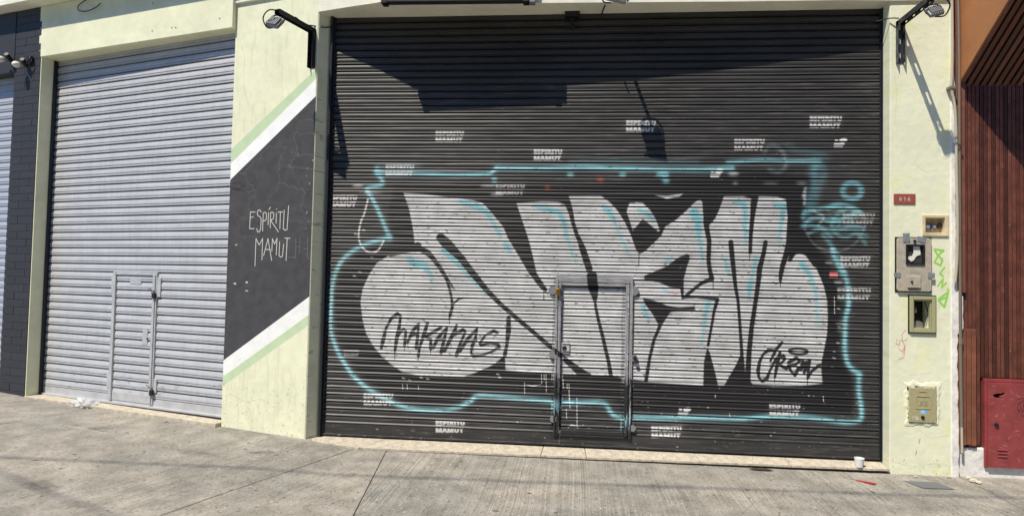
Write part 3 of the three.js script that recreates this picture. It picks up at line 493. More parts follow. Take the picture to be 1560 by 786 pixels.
// shrinkage cracks
for (const [q, f, pts] of [[pvLg, lq, [[20, 668], [60, 676], [90, 690], [140, 694]]], [pvLg, lq, [[250, 760], [300, 742], [330, 746], [390, 728]]], [pvMg, mq, [[1130, 786], [1150, 764], [1190, 756], [1200, 738]]], [pvMg, mq, [[760, 730], [790, 744], [800, 770]]]]) { const P = pts.map((a) => f(...a)); q.strokeStyle = 'rgba(62,58,53,.4)'; q.lineWidth = 1.6; q.beginPath(); q.moveTo(...P[0]); for (let i = 1; i < P.length; i++) for (let t = .2; t <= 1.01; t += .2) q.lineTo(lerp(P[i - 1][0], P[i][0], t) + rr(-4, 4), lerp(P[i - 1][1], P[i][1], t) + rr(-5, 5)); q.stroke(); }
const tM = tex(pvM, true, true), tL = tex(pvL, true, true);
const bM = tex(pvM, false, true), bL = tex(pvL, false, true);
const M_paveMain = std({ map: tM, bumpMap: bM, bumpScale: 0.003, roughness: 0.93 });
const M_paveLeft = std({ map: tL, bumpMap: bL, bumpScale: 0.003, roughness: 0.93 });
// threshold stone
const [tc, tgx] = mk(1024, 256);
pixels(tgx, 1024, 256, (x, y) => { const k = 1 + fbm(x * .008, y * .02, 4) * .14 + fbm(x * .06, y * .06 + 4, 3) * .1 + wn(x, y) * .05; return [186 * k, 177 * k, 158 * k]; });
for (let i = 0; i < 260; i++) { tgx.fillStyle = `rgba(${rr(50, 105)},${rr(46, 92)},${rr(38, 74)},${rr(.2, .7)})`; tgx.beginPath(); tgx.ellipse(rnd() * 1024, rnd() * 256, rr(1, 7), rr(.8, 3), rr(-.3, .3), 0, 7); tgx.fill(); }
const M_stone = std({ map: tex(tc, true, true), bumpMap: plasterBump, bumpScale: 0.006, roughness: 0.92 });
// metals, paints, plastics
const M_dark = std({ color: 0x24262a, roughness: 0.5, metalness: 0.3 });
const M_rail = std({ color: 0x2c3036, roughness: 0.45, metalness: 0.35 });
const M_steel = std({ color: 0x9a9ca0, roughness: 0.42, metalness: 0.75 });
const M_brass = std({ color: 0xa8823a, roughness: 0.35, metalness: 0.85 });
const M_black = std({ color: 0x101114, roughness: 0.55 });
const M_cable = std({ color: 0x17181a, roughness: 0.6 });
const M_grey = std({ color: 0x8b8d8e, roughness: 0.5, metalness: 0.3 });
const M_paintedSteel = std({ color: 0xb4b8bf, roughness: 0.4, metalness: 0.2 });
const M_glass = new THREE.MeshPhysicalMaterial({ color: 0xcfd6da, roughness: 0.08, transmission: 1, thickness: 0, ior: 1.5 });
/* ---------- pavement, road ---------- */
const pavement = structure('pavement', 'broom finished concrete pavement in front of the shutters', 'pavement', [2, -0.05, 3]);
function slab(c00, c10, c11, c01, mat, uvf) {              // corners in plan (x, z): back left, back right, front right, front left
  const nu = 40, nv = 24, pos = [], uv = [], idx = [];
  for (let j = 0; j <= nv; j++) for (let i = 0; i <= nu; i++) {
    const s = i / nu, t = (j / nv) ** 1.5;
    const x = lerp(lerp(c00[0], c10[0], s), lerp(c01[0], c11[0], s), t), z = lerp(lerp(c00[1], c10[1], s), lerp(c01[1], c11[1], s), t);
    pos.push(x, groundY(x, z), z); const q = uvf(x, z); uv.push(q[0], 1 - q[1]);
  }
  const n = nu + 1, top = pos.length / 3;
  for (let j = 0; j < nv; j++) for (let i = 0; i < nu; i++) { const a = j * n + i; idx.push(a, a + n, a + 1, a + 1, a + n, a + n + 1); }
  // skirt down the joints
  const ring = []; for (let i = 0; i <= nu; i++) ring.push(i); for (let j = 1; j <= nv; j++) ring.push(j * n + nu); for (let i = nu - 1; i >= 0; i--) ring.push(nv * n + i); for (let j = nv - 1; j >= 1; j--) ring.push(j * n);
  for (const r of ring) { pos.push(pos[3 * r], pos[3 * r + 1], pos[3 * r + 2], pos[3 * r], pos[3 * r + 1] - .06, pos[3 * r + 2]); uv.push(uv[2 * r], uv[2 * r + 1], uv[2 * r] + .002, uv[2 * r + 1] + .002); }
  for (let k = 0; k < ring.length; k++) { const a = top + 2 * k, b = top + 2 * ((k + 1) % ring.length); idx.push(a, b, a + 1, b, b + 1, a + 1); }
  const ge = new THREE.BufferGeometry(); ge.setAttribute('position', new THREE.Float32BufferAttribute(pos, 3)); ge.setAttribute('uv', new THREE.Float32BufferAttribute(uv, 2)); ge.setIndex(idx); ge.computeVertexNormals();
  return part(pavement, 'concrete_slab', ge, mat);
}
const ZF = 6.2;
slab([.648, .02], [5.277, .02], [5.277, ZF], [1.554, ZF], M_paveMain, mainUVg);
slab([.505, .0], [.641, .02], [1.545, ZF], [-1.652, ZF], M_paveLeft, leftUVg);
slab([-2.50, -1.0], [.497, -.0], [-1.66, ZF], [-4.396, ZF], M_paveLeft, leftUVg);
slab([-13, -4.2], [-2.508, -1.0], [-4.404, ZF], [-13, ZF], M_paveLeft, leftUVg);
slab([5.284, .02], [13, .02], [13, ZF], [5.284, ZF], M_paveMain, mainUVg);
{ // bed under the joints
  const b = new THREE.PlaneGeometry(30, 12, 30, 2); b.rotateX(-Math.PI / 2); b.translate(0, 0, 1.5);
  const pa = b.attributes.position; for (let i = 0; i < pa.count; i++) pa.setY(i, groundY(pa.getX(i), pa.getZ(i)) - .03); b.computeVertexNormals();
  part(pavement, 'joint_bed', b, std({ color: 0x2b2825, roughness: 1 }));
}
const kerb = structure('kerb', 'concrete kerb along the street edge of the pavement', 'kerb', [0, -.15, 6.3]);
{ const kg = new RoundedBoxGeometry(60, .3, .15, 2, .02); kg.translate(0, -.285, 6.28); part(kerb, 'kerb_stone', metreUV(kg, .5), M_stone); }
{ const rd = new THREE.PlaneGeometry(300, 150); rd.rotateX(-Math.PI / 2); rd.translate(0, -.29, 81);
  const m = single('road', 'grey concrete street beyond the kerb', 'road', rd, std({ color: 0x77736c, roughness: .95 })); m.userData.kind = 'structure'; }

/* ---------- shop building ---------- */
const shop = thing('shop_building', 'pale yellow green plastered shopfront with two shuttered bays and a bend between them', 'building', [1.5, -.05, 0]);
// pilaster between the two shutters
{
  const [ul] = PIL.px(357.5, 40), [ul2] = PIL.px(336, 645); const u0 = (ul + ul2) / 2;
  const L = PIL.w(u0, 0), c = .008;
  const pts = [[L.x + c * PIL.n.x * 0 + 0, L.z - c], [L.x + c, L.z + c * .2], [-.079 - c, .146 - c * .3], [-.079 + c * .3, .146 - c], [.0, .0], [0, -.22], [L.x - .05, L.z - .35]];
  part(shop, 'pilaster', pilUV(prism(pts, -.12, 3.955)), M_pilaster, 'painted pilaster with diagonal green, white and charcoal bands');
  part(shop, 'cornice_band', metreUV(PIL.box(u0 - .0, -.012, 3.945, 5.2, -.2, .022, .006), .5), M_plasterWhite);
  const f = PIL.w(u0, 0);
}
// lintel and return over the silver shutter
{
  const uR = 0, [uL] = LFR.px(57, 87); const [uT] = LFR.px(61, 15);
  part(shop, 'lintel', metreUV(LFR.box(Math.min(uL, uT) - .0, uR, YT2, 4.262, -.5, 0, .006), .5), M_plaster);
  // left return of the opening (inner face seen from the right)
  const [uJ] = LFR.px(50.5, 300); const A = LFR.w(uJ + .001, 0, -.004), B = LSH.w(0.0, 0, 0);
  part(shop, 'jamb', metreUV(prism([[A.x, A.z], [A.x + .008, A.z], [B.x, B.z], [B.x - .01, B.z - .2], [A.x - .02, A.z - .25]], -.1, YT2 - .002), .5), M_plaster);
  // eave slab above, throws the shade on the lintel
  part(shop, 'eave_slab', metreUV(LFR.box(uL - 4.5, uR + .0, 4.264, 4.6, -.6, .15, .01), .5), M_plasterWhite);
  // dark nail holes and a pipe hook on the lintel
  const hg = []; for (const [px, py] of [[231, 47], [261, 42], [267, 42], [334, 28], [232, 5]]) { const [u, v] = LFR.px(px, py); const s = new THREE.CylinderGeometry(.006, .006, .004, 8); s.rotateX(Math.PI / 2); s.translate(u, v, .001); hg.push(LFR.put(s)); }
  part(shop, 'fixing_plug', hg, M_black);
}
// main lintel: bends with the facade
{
  const pts = [[-.085, .1], [-.085, .143], [-.079, .149], [.0, .172], [.25, .238], [.5, .313], [.53, .325], [.6, .325], [1.5, .316], [2.5, .284], [3.5, .236], [4.4, .187], [4.76, .167], [5.2, .166], [5.215, .155], [5.215, -.5], [-.085, -.5]];
  const geo = prism(pts, H, 5.2);
  // the plasterer's arris is not dead straight
  const p = geo.attributes.position; for (let i = 0; i < p.count; i++) if (p.getY(i) < H + .01 && p.getZ(i) > .05) p.setY(i, H - .028 * ss(.2, 1.4, p.getX(i)) * (1 - ss(2.6, 4.7, p.getX(i))) + .004 * noise(p.getX(i) * 2.3, 7));
  geo.computeVertexNormals();
  part(shop, 'lintel', metreUV(geo, .5), M_plasterWhite);
}
// meter pilaster, with two openings for the boxes
const HOLE1 = (() => { const a = RP.px(1409, 331), b = RP.px(1441, 357); return [a[0], b[0], b[1], a[1]]; })();
const HOLE2 = (() => { const a = RP.px(1391, 456), b = RP.px(1420, 502); return [a[0], b[0], b[1], a[1]]; })();
{
  const sh = new THREE.Shape(); const xl = 4.752, xr = 5.222;
  sh.moveTo(xl, -.12); sh.lineTo(xr, -.12); for (let y = 0; y <= H; y += .125) sh.lineTo(xr + .006 * noise(y * 3, 2), y); sh.lineTo(xr, H - .001); sh.lineTo(xl, H - .001); sh.closePath();
  for (const [a, b, c, d] of [HOLE1, HOLE2]) { const h = new THREE.Path(); h.moveTo(a, c); h.lineTo(a, d); h.lineTo(b, d); h.lineTo(b, c); h.closePath(); sh.holes.push(h); }
  const geo = new THREE.ExtrudeGeometry(sh, { depth: .17, bevelEnabled: true, bevelSize: .005, bevelThickness: .005, bevelSegments: 2 }); geo.translate(0, 0, RPZ - .175);
  part(shop, 'pilaster', rpUV(geo), M_meterWall, 'pale pilaster carrying the meter boxes and the number plate');
  part(shop, 'pilaster_core', metreUV(MAIN.box(4.75, 5.3, -.12, H - .003, -.5, -.028, 0), .5), M_plaster);
}
{ // ragged white plaster edge where the two buildings meet
  const sh = new THREE.Shape(), l = [], r = [];
  for (let y = -.1; y <= 3.76; y += .05) { const py = 725 - (y + .05) / 3.8 * 720; l.push([5.217, y]); const base = RP.px(lerp(1461, 1452.5, clamp((720 - py) / 690)), py)[0]; r.push([base + .006 * noise(y * 6, 4) + .004 * noise(y * 23, 9) - (y > 1.1 && y < 1.38 ? -.045 : 0), y]); }
  [...l, ...r.reverse()].forEach(([x, y], i) => (i ? sh.lineTo(x, y) : sh.moveTo(x, y))); sh.closePath();
  const geo = new THREE.ExtrudeGeometry(sh, { depth: .05, bevelEnabled: true, bevelSize: .006, bevelThickness: .008, bevelSegments: 2 }); geo.translate(0, 0, RPZ - .055 + .004);
  part(shop, 'plaster_edge', metreUV(geo, 1), M_rawWhite);
}
// body behind the shutters and storey above
part(shop, 'rear_wall', metreUV(prism([[-3.9, -1.45], [-1.0, -.55], [0, -.25], [5.3, -.25], [5.3, -.5], [0, -.5], [-1.1, -.8], [-3.9, -1.7]], -.1, 5.2), .5), M_plaster);

// doorsteps: stone pieces with open joints
function stepPiece(parent, outline, yTop, thick) {
  const sh = new THREE.Shape(outline.map(([x, z]) => new THREE.Vector2(x, -z)));
  const geo = new THREE.ExtrudeGeometry(sh, { depth: thick, bevelEnabled: true, bevelSize: .004, bevelThickness: .004, bevelSegments: 2, steps: 1 });
  geo.rotateX(-Math.PI / 2); geo.translate(0, -thick - .004, 0);
  const p = geo.attributes.position; for (let i = 0; i < p.count; i++) { const x = p.getX(i), z = p.getZ(i); p.setY(i, p.getY(i) + yTop(x, z)); }
  geo.computeVertexNormals(); return part(parent, 'step_stone', metreUV(geo, 1.3), M_stone);
}
const stepA = subgroup(shop, 'doorstep', new THREE.Vector3(2.3, -.05, .2)); stepA.userData.label = 'worn pale stone doorstep under the graffiti shutter';
{
  const zf = (x) => (x < .45 ? lerp(.15, .283, (x + .085) / .535) : lerp(.283, .163, (x - .45) / 4.3));
  const yt = (x, z) => lerp(-.004, lerp(-.015, -.033, clamp(x / 4.6)), clamp(z / .25));
  part(stepA, 'step_bed', metreUV(prism([[-.03, -.1], [4.744, -.1], [4.744, .1], [.45, .23], [-.03, .12]], -.2, -.045), 1), std({ color: 0x5d564b, roughness: 1 }));
  const g4 = .006, cuts = [[-.07, -.07], [.452, .66], [1.97, 1.99], [2.345, 2.33], [3.26, 3.245], [3.98, 3.99], [4.744, 4.744]];
  for (let i = 0; i < cuts.length - 1; i++) {
    const [a0, a1] = cuts[i], [b0, b1] = cuts[i + 1]; const o = [[a1 + g4, -.1]]; const n = 10;
    if (i === 0) { o[0] = [.012, -.1]; o.unshift([-.055, zf(-.055) - .012]); o.splice(1, 0); }
    o.push([b1 - g4, -.1]);
    for (let k = 0; k <= n; k++) { const x = lerp(b0 - g4, i ? a0 + g4 : -.055, k / n); o.push([x, zf(x) + .004 * noise(x * 9, 3) + .002 * noise(x * 31, 5)]); }
    if (i === 0) o.shift();
    stepPiece(stepA, o, yt, .014);
  }
}
const stepB = subgroup(shop, 'doorstep', new THREE.Vector3(-2.4, .03, -.6)); stepB.userData.label = 'chipped concrete doorstep under the silver shutter';
{
  const fz = (u) => LSH.w(u, 0, .18 - .05 * u / 2.6 + .006 * noise(u * 8, 1) + .004 * noise(u * 27, 6));
  { const q = [[0, -.1], [2.63, -.1], [2.63, .10], [0, .12]].map(([u, n]) => { const p = LSH.w(u, 0, n); return [p.x, p.z]; }); part(stepB, 'step_bed', metreUV(prism(q, -.15, YB2 - .05), 1), std({ color: 0x5d564b, roughness: 1 })); }
  const cuts = [-.0, .62, 1.5, 2.02, 2.63];
  for (let i = 0; i < 4; i++) {
    const o = []; const a = LSH.w(cuts[i] + .003, 0, -.1), b = LSH.w(cuts[i + 1] - .003, 0, -.1); o.push([a.x, a.z], [b.x, b.z]);
    for (let k = 0; k <= 12; k++) { const p = fz(lerp(cuts[i + 1] - .003, cuts[i] + .003, k / 12)); o.push([p.x, p.z]); }
    stepPiece(stepB, o, (x, z) => { const [u, n] = LSH.loc(x, z); return lerp(.068 - .014 * u / 2.6, .073 - .035 * u / 2.6, clamp(n / .15)); }, .028);
  }
}

/* ---------- roller shutters ---------- */
// profile points (height share of the pitch, depth in m), from the top of a slat to its foot
const PROF_MAIN = [[1, -.008], [.895, -.007], [.89, .0], [.84, .0022], [.76, .0044], [.64, .0056], [.52, .0051], [.41, .0034], [.32, .0008], [.27, -.0006], [.16, .0056], [.115, .0075], [.06, .0073], [.045, .0055], [.04, -.007], [0, -.007]];
const PROF_SILVER = [[1, -.006], [.965, -.005], [.96, .0], [.84, .003], [.66, .0066], [.5, .0088], [.41, .0096], [.39, .009], [.385, -.003], [.335, -.003], [.33, .0066], [.25, .0074], [.15, .0074], [.135, .005], [.13, -.006], [.06, -.006], [0, -.006]];
function slatGeo(frame, u0, u1, y, pitch, prof, n0, seg = 10, clipY = Infinity) {
  const pos = [], idx = [], m = prof.length; const ph = rnd() * 100, tilt = (prof === PROF_MAIN ? 1 : .4) * rr(-.035, .035);
  for (let i = 0; i <= seg; i++) { const u = lerp(u0, u1, i / seg); const dz = .0014 * noise(u * 2.1 + ph, y * 3) + .0006 * noise(u * 9 + ph, y * 3), dy = .0012 * noise(u * .8 + ph * 2, y * .7);
    for (const [t, d] of prof) pos.push(u, Math.min(clipY, y + t * pitch + dy), n0 + d + dz + tilt * (t - .4) * pitch); }
  for (let i = 0; i < seg; i++) for (let k = 0; k < m - 1; k++) { const a = i * m + k, b = a + m; idx.push(a, a + 1, b, b, a + 1, b + 1); }
  let ge = new THREE.BufferGeometry(); ge.setAttribute('position', new THREE.Float32BufferAttribute(pos, 3)); ge.setIndex(idx);
  ge = toCreasedNormals(ge, .5); ge.setAttribute('uv', new THREE.BufferAttribute(new Float32Array(ge.attributes.position.count * 2), 2)); return frame.put(ge);
}
// --- the graffiti shutter
const big = thing('roller_shutter', 'wide black roller shutter covered in silver and turquoise graffiti lettering', 'shutter', [W / 2, 0, 0]);
{
  const P0 = .112, PITCH = (COLOURY - P0) / 48;
  const wx0 = MAIN.px(845, 540)[0], wx1 = MAIN.px(963, 545)[0], wy0 = .085, wy1 = MAIN.px(900, 422)[1];
  const X0 = .022, X1 = 4.733;
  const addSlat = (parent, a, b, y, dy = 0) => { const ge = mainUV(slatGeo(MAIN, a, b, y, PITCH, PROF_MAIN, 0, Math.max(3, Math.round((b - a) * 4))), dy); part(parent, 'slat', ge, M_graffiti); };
  const dx0 = wx0 + .046, dx1 = wx1 - .058, dy0 = wy0 + .05, dy1 = wy1 - .05;
  const wicket = subgroup(big, 'wicket_door', new THREE.Vector3((wx0 + wx1) / 2, wy0, 0)); wicket.userData.label = 'low steel framed wicket door cut into the graffiti shutter';
  for (let k = 0; k < 58; k++) {
    const y = P0 + k * PITCH;
    if (y + PITCH * .6 < wy1) { addSlat(big, X0, wx0 + .004, y); addSlat(big, wx1 - .004, X1, y); if (y + PITCH * .5 > dy0 - .02 && y < dy1) addSlat(wicket, dx0 - .006, dx1 + .006, y - .006, .006); }
    else addSlat(big, X0, X1, y);
  }
  // bottom bar in two lengths either side of the little door's sill
  const bar = (a, b) => part(big, 'bottom_bar', [mainUV(MAIN.box(a, b, .012, P0 + .004, -.012, .006, .003)), mainUV(MAIN.box(a, b, .006, .022, -.012, .022, .003))], M_graffiti);
  bar(X0, X1);
  for (const [a, b, n] of [[-.004, .016, .05], [.016, .03, .02]]) part(big, 'guide_rail', MAIN.box(a, b, -.005, H - .002, -.03, n, .003), M_rail);
  for (const [a, b, n] of [[4.731, 4.741, .012], [4.741, 4.7515, .035]]) part(big, 'guide_rail', MAIN.box(a, b, -.005, H - .002, -.03, n, .003), M_rail);
  // door frame
  const fr = (a, b, c, d, n) => part(wicket, 'frame_member', mainUV(MAIN.box(a, b, c, d, -.01, n, .004)), M_graffiti);
  fr(wx0, wx0 + .02, wy0, wy1, .026); fr(wx0 + .025, wx0 + .05, wy0 + .02, wy1 - .055, .032); fr(wx1 - .026, wx1, wy0, wy1 - .001, .026); fr(wx1 - .06, wx1 - .031, wy0 + .02, wy1 - .055, .032);
  fr(wx0 + .021, wx1 - .027, wy1 - .05, wy1 - .002, .024); fr(wx0 + .021, wx1 - .027, wy0 + .002, wy0 + .016, .022); fr(wx0 + .051, wx1 - .061, wy0 + .021, wy0 + .055, .024); fr(wx0 + .051, wx1 - .061, wy1 - .075, wy1 - .056, .028);
  const disc = (px, py, r, side) => { const [u, v] = MAIN.px(px, py); const s = new THREE.CylinderGeometry(r, r, .02, 24); s.rotateX(Math.PI / 2); s.translate(u, v, .014); const b2 = MAIN.box(side < 0 ? u : u - .05, side < 0 ? u + .05 : u, v - r * .8, v + r * .8, .006, .022, .003); part(wicket, 'hinge_plate', [s, b2], M_grey); };
  disc(842, 442, .036, -1); disc(842, 540, .032, -1); disc(966, 443, .04, 1); disc(966, 545, .03, 1); disc(843, 638, .028, -1); disc(964, 652, .026, 1);
  { const [u, v] = MAIN.px(861, 530); part(wicket, 'lock_plate', mainUV(MAIN.box(u - .04, u + .04, v - .046, v + .046, .0, .02, .014)), M_graffiti); const s = new THREE.TorusGeometry(.014, .005, 8, 20); s.translate(u - .004, v, .021); const k = new THREE.CylinderGeometry(.01, .01, .006, 14); k.rotateX(Math.PI / 2); k.translate(u - .004, v, .021); part(wicket, 'keyhole', [s, k], M_dark); }
  { const [u, v] = MAIN.px(850.5, 441); part(wicket, 'padlock', [MAIN.box(u - .018, u + .018, v - .05, v + .012, .034, .058, .008)], M_brass, 'brass padlock on the little door'); part(wicket, 'shackle', tube([[u - .011, v + .008, .046], [u - .011, v + .03, .046], [u, v + .042, .046], [u + .011, v + .03, .046], [u + .011, v + .008, .046]], .004, 20, 8), M_steel); }
  { const [u, v] = MAIN.px(967, 545); const s = new THREE.CylinderGeometry(.016, .016, .05, 14); s.rotateX(Math.PI / 2); s.translate(u, v, .03); part(wicket, 'bolt', s, M_dark); }
  // catch hanging under the lintel
  const [u, v] = MAIN.px(872, 21, .06); part(big, 'top_catch', [MAIN.box(u - .065, u + .065, v - .02, v + .03, .01, .07, .004), MAIN.box(u - .015, u + .015, v - .11, v - .02, .02, .035, .003), tube([[u - .01, v - .1, .03], [u + .012, v - .13, .045], [u + .02, v - .09, .05]], .006, 12, 6)], M_dark);
}
// --- the silver shutter
const silverS = thing('roller_shutter', 'plain light grey painted roller shutter beside the banded pilaster', 'shutter', [LSH.w(1.3, YB2, 0).x, YB2, LSH.w(1.3, YB2, 0).z]);
{
  const n = 43, P0 = YB2 + .085, PITCH = (YT2 + .02 - P0) / n, U0 = .016, U1 = 2.63;
  const [wu0] = LSH.px(171, 500), [wu1] = LSH.px(238, 500), wy1 = LSH.px(205, 414)[1], wy0 = YB2 + .035;
  const wk = subgroup(silverS, 'wicket_door', LSH.w((wu0 + wu1) / 2, wy0, 0)); wk.userData.label = 'narrow grey wicket door with padlocked hasps in the silver shutter';
  const add = (parent, a, b, y, off = 0, dy = 0) => part(parent, 'slat', silUV(slatGeo(LSH, a, b, y, PITCH, PROF_SILVER, off, Math.max(3, Math.round((b - a) * 4))), dy), M_silver);
  for (let k = 0; k < n; k++) {
    const y = P0 + k * PITCH;
    if (y + PITCH * .5 < wy1) { add(silverS, U0, wu0 + .004, y); add(silverS, wu1 - .004, U1, y); if (y < wy1 - .06) add(wk, wu0 + .04, wu1 - .05, y - .012, .002, .012); } else add(silverS, U0, U1, y);
  }
  part(silverS, 'bottom_bar', [metreUV(LSH.box(U0, U1, YB2 + .012, P0 + .004, -.012, .008, .003)), metreUV(LSH.box(U0, U1, YB2, YB2 + .02, -.012, .03, .003))], M_silverPlain);
  part(silverS, 'guide_rail', LSH.box(-.012, .016, YB2 - .01, YT2, -.03, .045, .003), M_rail);
  const fm = (a, b, c, d, e, f) => part(wk, 'frame_member', metreUV(LSH.box(a, b, c, d, e, f, .003)), M_silverPlain);
  fm(wu0, wu0 + .04, wy0, wy1, -.005, .026); fm(wu1 - .05, wu1 - .018, wy0 + .01, wy1 - .03, -.005, .03); fm(wu1 - .014, wu1, wy0, wy1, -.005, .022); fm(wu0 + .041, wu1 - .015, wy1 - .032, wy1 - .001, -.005, .022); fm(wu0 + .041, wu1 - .052, wy0 + .002, wy0 + .085, -.005, .014);
  const plate = (name, px, py, w, h, n0, n1, mat, lab) => { const [u, v] = LSH.px(px, py); return part(wk, name, mat === M_silver ? metreUV(LSH.box(u - w / 2, u + w / 2, v - h / 2, v + h / 2, n0, n1, .003)) : LSH.box(u - w / 2, u + w / 2, v - h / 2, v + h / 2, n0, n1, .003), mat === M_silver ? M_silverPlain : mat, lab); };
  plate('hinge', 173, 433, .05, .14, .004, .016, M_silver); plate('hinge', 166, 578, .05, .16, .004, .016, M_silver); plate('hasp_plate', 243, 438, .05, .19, .004, .018, M_silver); plate('hasp_plate', 237, 588, .04, .13, .004, .018, M_silver);
  plate('lock_plate', 221.5, 512, .07, .17, .0, .014, M_silver); plate('letter_plate', 207, 429, .16, .055, .004, .012, M_silver);
  { const [u, v] = LSH.px(225, 516); const s = new THREE.CylinderGeometry(.008, .008, .006, 12); s.rotateX(Math.PI / 2); s.translate(u, v, .015); part(wk, 'keyhole', LSH.put(s), M_black); }
  for (const [px, py] of [[237, 447], [233, 594]]) { const [u, v] = LSH.px(px, py); part(wk, 'padlock', LSH.box(u - .012, u + .03, v - .05, v + .005, .02, .045, .006), M_dark, 'small dark padlock'); part(wk, 'bolt', LSH.put(tube([[u - .07, v + .045, .03], [u - .02, v + .04, .036], [u + .0, v + .03, .036], [u + .005, v, .034]], .008, 14, 8)), M_grey); }
}

/* ---------- dark tiled pier and shutter next door ---------- */
const tiled = thing('tiled_building', 'neighbouring building with a dark charcoal tiled pier beside the silver shutter', 'building', [LFR.w(-3.0, 0).x, .08, LFR.w(-3.0, 0).z]);
const [uPierR] = LFR.px(50.5, 300), [uPierL] = LFR.px(11, 300);
{
  const tones = [0x303136, 0x2f3034, 0x323338, 0x2e2f33].map((c) => std({ color: c, roughness: .62, bumpMap: plasterBump, bumpScale: .002 }));
  const y0 = .03, hh = .0815, y1 = 4.258; let row = 0;
  part(tiled, 'pier_core', LFR.box(uPierL + .006, uPierR - .008, -.1, y1, -.45, -.012, 0), std({ color: 0x2b2c30, roughness: .9 }));
  for (let y = y0; y < y1 - .02; y += hh, row++) {
    const top = Math.min(y + hh - .003, y1), cut = row % 2 ? .42 : .78, m = lerp(uPierL, uPierR - .004, cut);
    for (const [a, b] of [[uPierL, m - .0015], [m + .0015, uPierR - .005]]) part(tiled, 'tile', metreUV(LFR.box(a, b, y, top, -.02, rr(-.0015, .0015), .0025)), tones[Math.floor(rnd() * 4)]);
  }
  // beam over the next bay, with an upright joint
  const yb = LFR.px(8, 112)[1];
  part(tiled, 'beam', metreUV(LFR.box(uPierL - 3.2, uPierL - .006, yb, 4.258, -.4, .004, .005)), tones[1]);
}
const farS = thing('roller_shutter', 'light grey roller shutter at the far side of the dark tiled pier', 'shutter', [LFR.w(uPierL - .9, .1).x, .1, LFR.w(uPierL - .9, .1).z]);
for (let k = 0; k < 44; k++) part(farS, 'slat', metreUV(slatGeo(LFR, uPierL - 1.9, uPierL - .004, .12 + k * .083, .083, PROF_SILVER, -.13, 6)), M_paintedSteel);
part(farS, 'guide_rail', LFR.box(uPierL - .03, uPierL - .004, .06, 3.7, -.2, -.1, .003), M_paintedSteel);

